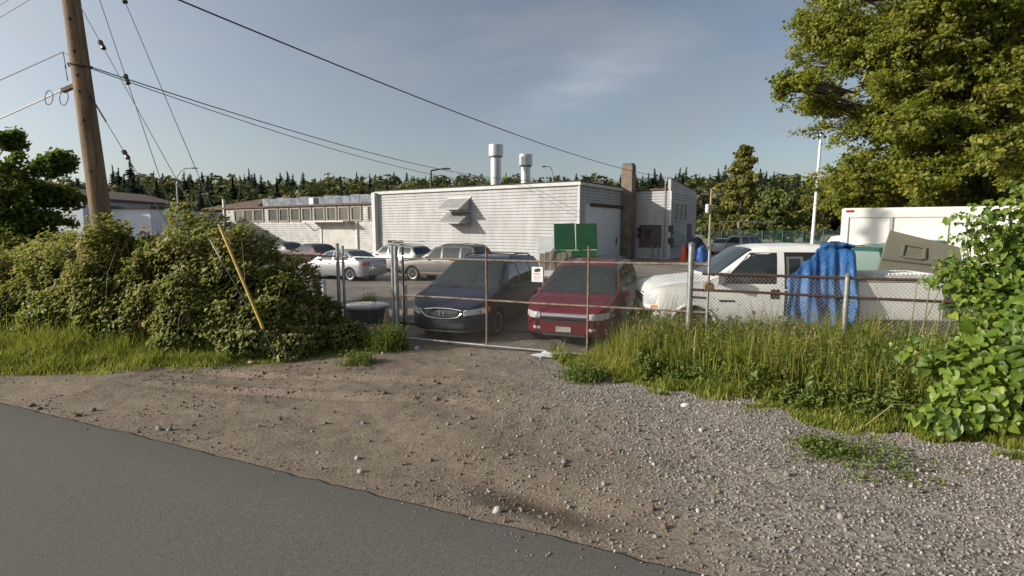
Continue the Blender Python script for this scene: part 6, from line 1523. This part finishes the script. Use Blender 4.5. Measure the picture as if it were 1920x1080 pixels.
VE = [(7.9, 7.7, 2.1, 1.05, .7, .95, 1300, 1), (6.95, 7.55, 1.9, .75, .45, .5, 480, .85), (6.25, 7.5, 1.8, .5, .35, .25, 130, .8), (7.0, 7.6, 2.5, .5, .35, .22, 130, .7), (7.7, 7.6, 3.0, .7, .5, .35, 300, .75), (6.55, 7.55, 2.35, .45, .3, .12, 70, .6), (6.4, 7.5, 2.62, .4, .3, .10, 45, .55), (6.9, 7.6, 2.78, .5, .3, .12, 80, .6), (6.95, 6.4, .95, 1.0, .75, 1.0, 1150, 1.1), (6.0, 6.35, .5, .8, .55, .55, 700, 1.1),
      (5.25, 6.3, .2, .42, .35, .25, 130, 1), (7.4, 6.6, 1.7, .8, .7, .9, 900, 1), (6.3, 6.9, 1.05, .5, .4, .35, 170, .9), (5.5, 6.9, .85, .5, .35, .2, 90, .8), (6.5, 7.2, .5, .7, .4, .5, 260, .9), (7.1, 7.0, 1.45, .75, .5, .5, 420, .95), (6.5, 7.25, 1.35, .55, .35, .4, 200, .85), (7.6, 7.2, 1.0, .7, .5, .8, 300, .9)]
LP, LN, LS = [], [], []
for (x, y, z, a, b, c_, n, sc_) in VE:
    n = int(n * 1.45)
    u = unit(n, r); u[:, 1] = -np.abs(u[:, 1]) * .9 + .2 * r.random(n); q = .62 + .5 * r.random(n)[:, None] ** 1.3
    LP.append(np.array([x, y, z]) + u * q * np.array([a, b, c_])); LN.append(u * .55 + np.array([-.35, -.25, .75]) + r.normal(size=(n, 3)) * .42); LS.append(np.exp(r.normal(math.log(.088 * sc_), .36, n)))
LP = np.concatenate(LP); LN = np.concatenate(LN); LS = np.concatenate(LS); ok = LP[:, 2] > .06; LP, LN, LS = LP[ok], LN[ok], LS[ok]
LN /= np.linalg.norm(LN, axis=1)[:, None]
vn = empty('vine_thicket', (6.6, 6.6, 0), 0, 'bright green big-leaved vine thicket swallowing the fence at the right edge', 'bush')
dist = np.linalg.norm(LP - np.array([0, 0, 2.5]), axis=1); pxl = 960 + 1000 * LP[:, 0] / LP[:, 1]
score = LS / dist * np.where(pxl < 1925, 1, .1) * np.where(LP[:, 1] < 7.0, 1.4, 1); order = np.argsort(-score)
def leaf_frame(i):
    nn = Vector(LN[i]); d = Vector(r.normal(size=3)) + Vector((-.2, -.3, -.9)); d = (d - nn * d.dot(nn)).normalized(); s_ = d.cross(nn)
    M_ = Matrix((s_, d, nn)).transposed().to_4x4(); return Matrix.Translation(Vector(LP[i]) - vn.location) @ M_ @ Matrix.Scale(LS[i], 4)
rest_V, rest_T, rest_t, b = [], [], [], 0
for rank, i in enumerate(order):
    M_ = leaf_frame(i)
    if rank < 300: o = link('leaf', leaf_me[rank % 4], None, vn); o.matrix_local = M_
    else:
        A_ = np.array(M_); V = HV @ A_[:3, :3].T + A_[:3, 3]; rest_V.append(V); rest_T.append(HT_ + b); b += len(V); rest_t.append(np.full(len(V), np.clip(.45 + r.normal() * .28, 0, 1)))
o = link('leaves', np_mesh('leaves', np.concatenate(rest_V), np.concatenate(rest_T), np.concatenate(rest_t)), vine_m, vn); o['kind'] = 'stuff'
vs_ = MB()
for k in range(60):
    i = r.integers(0, len(VE)); x, y, z, a, b_, c_, n, sc_ = VE[i]; q = Vector((x + a * r.normal() * .5, y + b_ * r.normal() * .4, z + c_ * r.uniform(-.2, .8))) - vn.location
    p0 = Vector((x + r.normal() * .3, y + .2, 0)) - vn.location; vs_.tube([p0, lerp(p0, q, .5) + Vector((r.normal() * .1, 0, .15)), q], [.012, .009, .004], 5, caps=False)
vs_.build('stem', mat('vine_stem', (.16, .15, .05), .7), vn)
